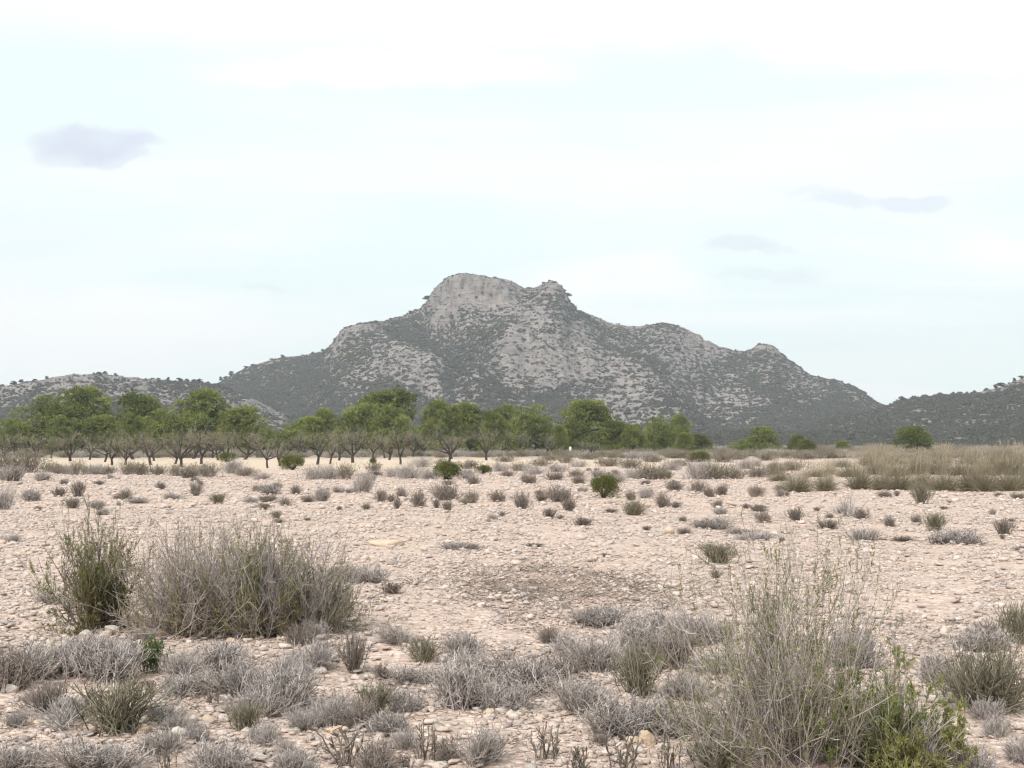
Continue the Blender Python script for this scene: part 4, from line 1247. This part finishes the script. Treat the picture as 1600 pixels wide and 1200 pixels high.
# ------------------------------------------------------------------ back band: bushes before the almond field, junipers, grass
BACK = [
    ('scrub', 8, 738, 34, 60), ('scrub', 42, 738, 36, 56), ('twiggy', 5, 750, 20, 40), ('scrub', 80, 738, 18, 36), ('scrub', 92, 742, 16, 26), ('twiggy', 105, 742, 16, 24), ('scrub', 120, 743, 24, 34), ('twiggy', 145, 742, 18, 34),
    ('scrub', 168, 742, 16, 36), ('scrub', 200, 742, 22, 36), ('scrub', 222, 742, 22, 40), ('scrub', 250, 742, 16, 30), ('scrub', 275, 744, 20, 34), ('scrub', 300, 744, 20, 36), ('scrub', 325, 746, 24, 46), ('juniper', 356, 722, 16, 30),
    ('twiggy', 364, 740, 26, 36), ('scrub', 385, 745, 14, 40), ('twiggy', 410, 748, 12, 36), ('juniper', 458, 734, 24, 34), ('twiggy', 492, 748, 24, 48), ('twiggy', 515, 748, 24, 40), ('scrub', 540, 748, 26, 36), ('scrub', 585, 736, 14, 30),
    ('juniper', 583, 726, 11, 11), ('twiggy', 615, 745, 16, 40), ('twiggy', 640, 748, 26, 56), ('twiggy', 660, 730, 18, 36), ('twiggy', 670, 750, 16, 34), ('juniper', 697, 751, 28, 40), ('juniper', 755, 742, 14, 24), ('scrub', 735, 732, 14, 40), ('twiggy', 730, 746, 16, 36),
    ('scrub', 690, 728, 14, 24), ('twiggy', 780, 738, 16, 36), ('scrub', 812, 736, 14, 40), ('twiggy', 835, 742, 16, 44), ('scrub', 845, 728, 14, 40), ('twiggy', 870, 738, 16, 40), ('scrub', 885, 724, 14, 34), ('twiggy', 905, 730, 12, 36),
    ('scrub', 950, 728, 16, 50), ('scrub', 985, 732, 18, 44), ('scrub', 1010, 748, 26, 44), ('scrub', 1030, 748, 22, 34), ('twiggy', 990, 748, 18, 40), ('juniper', 943, 779, 37, 40), ('juniper', 1092, 722, 18, 28), ('scrub', 1080, 722, 14, 26),
    ('twiggy', 1090, 748, 30, 54), ('scrub', 1122, 748, 28, 54), ('scrub', 1148, 748, 22, 40), ('twiggy', 1050, 735, 14, 40), ('scrub', 1060, 728, 12, 40), ('twiggy', 1165, 732, 16, 36), ('scrub', 1185, 746, 20, 50), ('scrub', 1215, 742, 20, 40),
    ('scrub', 1200, 720, 14, 46), ('scrub', 1150, 718, 16, 46), ('scrub', 1260, 718, 14, 50), ('juniper', 1262, 712, 24, 30), ('scrub', 1300, 716, 12, 40), ('twiggy', 1180, 728, 12, 30), ('scrub', 1130, 722, 16, 50), ('juniper', 1110, 704, 12, 22), ('scrub', 1240, 735, 16, 40),
    ('scrub', 1020, 722, 12, 40), ('scrub', 900, 745, 14, 30), ('twiggy', 935, 745, 16, 34), ('twiggy', 965, 755, 16, 34), ('scrub', 880, 712, 12, 40), ('scrub', 920, 718, 12, 46), ('scrub', 860, 720, 10, 40), ('scrub', 790, 722, 10, 40), ('juniper', 1005, 700, 8, 16),
    ('twiggy', 1100, 735, 14, 36), ('scrub', 1045, 712, 12, 44), ('scrub', 1085, 708, 12, 40), ('scrub', 980, 712, 12, 44),
]
for kind, px, py, hp, wp in BACK:
    plant(kind, px, py, hp, wp, parts=False)
GRASS = [(1250, 767, 46, 54), (1288, 766, 48, 50), (1220, 752, 30, 40), (1345, 764, 56, 56), (1375, 765, 52, 50), (1405, 766, 52, 60), (1440, 764, 54, 56), (1478, 766, 52, 56), (1512, 766, 58, 60), (1542, 767, 56, 56), (1572, 767, 58, 60), (1602, 766, 62, 60),
         (1330, 745, 46, 50), (1365, 742, 44, 50), (1400, 744, 42, 50), (1432, 742, 44, 50), (1465, 742, 46, 50), (1500, 744, 50, 56), (1530, 742, 46, 50), (1560, 744, 50, 54), (1590, 744, 52, 56), (1350, 728, 30, 44), (1395, 726, 32, 44),
         (1430, 726, 32, 46), (1470, 724, 30, 44), (1510, 726, 34, 44), (1550, 726, 34, 46), (1590, 726, 36, 46), (1300, 742, 30, 40), (1275, 745, 28, 40), (1235, 735, 22, 30), (1320, 730, 24, 36), (1205, 732, 22, 28)]
for px, py, hp, wp in GRASS:
    plant('grass', px + prg.uniform(-6, 6), py, hp * prg.uniform(0.8, 1.15), wp * prg.uniform(0.8, 1.15), parts=False)
for px, py, hp, wp in ((1375, 722, 18, 36), (1445, 738, 30, 36), (1550, 716, 18, 30), (1590, 738, 30, 34)):
    plant('scrub', px, py, hp, wp, parts=False)

# ------------------------------------------------------------------ almond trees
ALM = [(8, 722, 48), (54, 724, 48), (110, 721, 46), (140, 718, 40), (164, 722, 44), (175, 726, 46), (196, 726, 50), (209, 718, 42), (235, 727, 52), (241, 720, 42), (274, 725, 48), (283, 730, 56), (302, 717, 42), (314, 725, 54), (332, 716, 42), (341, 719, 44),
       (353, 722, 48), (382, 718, 46), (402, 715, 42), (418, 731, 54), (438, 728, 50), (466, 713, 36), (479, 713, 36), (496, 726, 50), (516, 725, 54), (530, 720, 46), (551, 723, 54), (560, 714, 40), (582, 716, 40), (601, 716, 40), (608, 719, 44), (626, 726, 54),
       (645, 714, 40), (660, 713, 40), (702, 723, 56), (706, 717, 40), (760, 719, 52), (806, 713, 40), (855, 712, 36), (863, 711, 34), (912, 713, 28), (926, 714, 26), (960, 706, 18), (1017, 706, 20), (80, 716, 36), (225, 714, 36), (365, 714, 36)]
for q, (px, py, hp) in enumerate(ALM):
    plant('almond', px, py, hp * prg.uniform(1.0, 1.25), hp * prg.uniform(0.9, 1.3), v=q * 3 % 5, parts=True)

# ------------------------------------------------------------------ pines behind the field: crown centre x, top y, crown width, foot distance
PINES = [(22, 655, 60, 205), (62, 621, 96, 215), (130, 607, 118, 225), (168, 650, 70, 210), (222, 616, 76, 228), (206, 646, 44, 205), (248, 640, 90, 215), (325, 611, 104, 225), (385, 637, 84, 210), (352, 640, 60, 230), (290, 650, 60, 235),
         (456, 663, 66, 205), (508, 640, 64, 235), (492, 652, 56, 210), (600, 611, 104, 228), (566, 632, 80, 212), (616, 636, 66, 208), (688, 627, 60, 222), (736, 631, 74, 226), (772, 644, 46, 210), (790, 634, 60, 235), (836, 636, 80, 222), (872, 665, 34, 205),
         (926, 626, 92, 224), (965, 658, 50, 212), (990, 664, 38, 205), (1026, 652, 52, 225), (1058, 649, 44, 240), (1066, 676, 32, 212), (1096, 679, 32, 220), (1190, 667, 50, 235), (1156, 687, 36, 222), (1243, 679, 32, 240), (1320, 689, 26, 250), (1422, 667, 58, 240),
         (100, 650, 60, 205), (420, 668, 40, 240), (655, 668, 36, 240), (900, 672, 40, 235)]
for q, (px, top, w, dist) in enumerate(PINES):
    u, vv = pix_uv(px, top)
    hgt = EYE + vv * dist
    plant('pine', px, 600 + 95 + EYE / dist * 2000, hgt / dist * 2000, w * 1.0, v=q * 2 % 5, parts=True, at=(float(u * dist), dist))

# small pines along the skylines of the hills
def ridge_pine(H, px, hpx, v):
    o_, X, Y, Z, rock, tc, Tm = H
    r = int(np.argmin(np.abs(Tm[:, 0] - 0.995)))
    qx, _ = to_pix(X[r], Y[r], Z[r])
    c = int(np.argmin(np.abs(qx - px)))
    x, y, z = float(X[r, c]), float(Y[r, c]), float(Z[r, c])
    o = plant('ridge_pine', px, 400, hpx * prg.uniform(0.55, 0.9), hpx * prg.uniform(0.7, 1.3), v=v, parts=False, at=(x, y))
    o.location.z = z - 0.6
    return o


def of(H, who, lst):
    for q, (px, hp) in enumerate(lst):
        ridge_pine(H, px, hp, q)
        placed[-1].append(who)


of(hill_l, 'along the low grey hilltop', [(4, 6), (20, 9), (33, 8), (52, 9), (73, 8), (120, 5), (145, 7), (153, 8), (165, 9), (182, 8), (228, 5), (247, 7), (262, 9), (280, 8), (292, 9), (302, 11), (313, 11), (326, 7)])
of(mount, 'along the mountain ridge', [(345, 10), (352, 9), (362, 10), (385, 7), (395, 6), (425, 6), (441, 8), (505, 5), (528, 4), (610, 5), (640, 6), (650, 6), (662, 6), (668, 13), (887, 10), (1323, 5), (1010, 4), (573, 5)])
of(hill_r, 'along the green hilltop', [(1392, 6), (1409, 14), (1425, 8), (1438, 7), (1443, 12), (1470, 8), (1488, 7), (1498, 9), (1522, 7), (1540, 9), (1556, 9), (1564, 14), (1585, 9), (1597, 10), (1512, 6)])

# white marker post standing in the far scrub
bm = bmesh.new()
bmesh.ops.create_cube(bm, size=1)
for v_ in bm.verts:
    k_ = 0.92 if v_.co.z > 0 else 1.0
    v_.co = Vector((v_.co.x * 0.34 * k_, v_.co.y * 0.34 * k_, (v_.co.z + 0.5) * 1.35))
bmesh.ops.bevel(bm, geom=bm.edges[:], offset=0.03, segments=2, affect='EDGES')
me = bpy.data.meshes.new('post')
bm.to_mesh(me)
bm.free()
me.materials.append(M['white_paint'])
u, vv = pix_uv(891, 700)
yd = 178.0
tag(link('marker_post', me, None, (float(u * yd), yd, float(gz(u * yd, yd)))), 'short white post standing in the scrub beside the almond trees', 'post')

# ------------------------------------------------------------------ stuff: far scrub on the plain, dry litter in the brown patch
rg = np.random.default_rng(77)
scr = [bpy.data.objects.new('plain_shrub_%02d' % i, joined('scrub' if i < 3 else 'twiggy', i % 3 if i < 3 else 0)) for i in range(4)]
n = 2600
yv = 150 + 480 * rg.random(n) ** 1.6
xv = yv * rg.uniform(-0.55, 0.55, n)
keep = (yv > 158 + 8 * pn(xv * 0.05, yv * 0)) | (xv > 12)
xv, yv = xv[keep], yv[keep]
s = rg.uniform(0.7, 1.7, len(xv)) * (1 + (yv > 260) * 0.5)
tag(instancer('plain_vegetation', scr, np.stack([xv, yv, gz(xv, yv)], axis=1), np.stack([s * 1.3, s * 1.3, s * 0.8], axis=1), np.stack([0 * s, 0 * s, rg.uniform(0, 6.28, len(s))], axis=1), rg.integers(0, 4, len(s))),
    'olive and straw scrub covering the plain behind the almond field', None, None, 'stuff')

lit = []
for i in range(4):
    acc = Acc()
    r2 = np.random.default_rng(900 + i)
    q = np.stack([r2.normal(0, 0.05, 9), r2.normal(0, 0.05, 9), r2.uniform(0.002, 0.02, 9)], axis=1)
    acc.tubes(grow(q, np.stack([r2.normal(size=9), r2.normal(size=9), r2.normal(0, 0.25, 9)], axis=1), r2.uniform(0.02, 0.07, 9), 4, r2, 0.2, 0.02), 0.0022, 0.0014, r2)
    lit.append(bpy.data.objects.new('litter_%02d' % i, acc.mesh('litter', M['dark_stalk' if i < 2 else 'brown_twig'])))
cx, cy = ground_at(880, 915)
n = 420
xa, ya = cx + rg.normal(0, 0.8, n), cy + rg.normal(0, 1.4, n)
nb = 1100
dB = 5.5 + 7 * rg.random(nb)
aB = rg.uniform(-0.45, 0.45, nb)
xa, ya = np.concatenate([xa, dB * np.sin(aB)]), np.concatenate([ya, dB * np.cos(aB)])
s = rg.uniform(0.6, 1.3, len(xa)) * np.where(np.arange(len(xa)) < 420, 1.5, 1.0)
tag(instancer('twig_debris', lit, np.stack([xa, ya, gz(xa, ya) + 0.012], axis=1), np.stack([s, s, s], axis=1), np.stack([0 * s, 0 * s, rg.uniform(0, 6.28, len(s))], axis=1), rg.integers(0, 4, len(s))),
    'dry brown twig litter strewn between the stones', None, None, 'stuff')

# ------------------------------------------------------------------ haze
bm = bmesh.new()
bmesh.ops.create_cube(bm, size=1)
for v_ in bm.verts:
    v_.co = Vector((v_.co.x * 5600, v_.co.y * 5600, -1.6 if v_.co.z < 0 else 205.0))
me = bpy.data.meshes.new('haze')
bm.to_mesh(me)
bm.free()
hm = bpy.data.materials.new('haze')
hm.use_nodes = True
k = NT(hm.node_tree)
k.n.clear()
pv = k.node('ShaderNodeVolumePrincipled')
pv.inputs['Color'].default_value = (0.84, 0.90, 0.98, 1)
pv.inputs['Density'].default_value = 0.00021
k.l.new(pv.outputs[0], k.node('ShaderNodeOutputMaterial').inputs['Volume'])
me.materials.append(hm)
tag(link('haze', me), 'thin pale haze lying over the whole plain', None, None, 'stuff')

# ------------------------------------------------------------------ labels that single each plant out
ORD = ('first second third fourth fifth sixth seventh eighth ninth tenth eleventh twelfth thirteenth fourteenth fifteenth sixteenth seventeenth eighteenth nineteenth twentieth').split()
ORD += ['twenty-' + w for w in ORD[:9]] + ['thirtieth'] + ['thirty-' + w for w in ORD[:9]] + ['fortieth'] + ['forty-' + w for w in ORD[:9]] + ['fiftieth']


def where(kind, px, py, extra):
    if extra:
        return extra
    if kind == 'pine':
        return 'behind the almond field' if px < 890 else 'on the open plain below the mountain'
    if kind == 'almond':
        return 'along the front of its field' if py > 721 else 'in the rear rows of its field'
    if kind == 'grass':
        return 'in the front line of the grass bank' if py > 760 else 'on top of the grass bank' if py > 733 else 'at the back of the grass bank'
    if kind in ('scrub', 'twiggy', 'juniper'):
        return 'in the hedge band before the almond field' if px < 700 else 'in the scrub right of the almond field'
    if py > 1165:
        return 'along the lower edge'
    if py > 1095:
        return 'in the near shrub belt'
    if py > 1030:
        return 'in the middle of the shrub belt'
    if py > 900:
        return 'at the back of the shrub belt'
    if py > 810:
        return 'in the open field below the grass bank'
    return 'in the far row across the field'


rows_ = {}
for rec in placed:
    o, kind, px, py = rec[:4]
    rows_.setdefault((kind, where(kind, px, py, rec[5] if len(rec) > 5 else None)), []).append(rec)
for (kind, wh), recs in rows_.items():
    recs.sort(key=lambda r_: r_[2])
    for i, r_ in enumerate(recs):
        if len(recs) == 1:
            lab = f'{LOOK[kind]} {wh}, only one there'
        elif len(recs) - i <= len(recs) // 2:
            j = len(recs) - i
            lab = f'{LOOK[kind]} {wh}, ' + ('rightmost' if j == 1 else f'{ORD[j - 1]} from the right')
        else:
            lab = f'{LOOK[kind]} {wh}, ' + ('leftmost' if i == 0 else f'{ORD[i]} from the left')
        r_[0]['label'] = r_[4] or lab
        r_[0]['group'] = f'{LOOK[kind]}s {wh}'
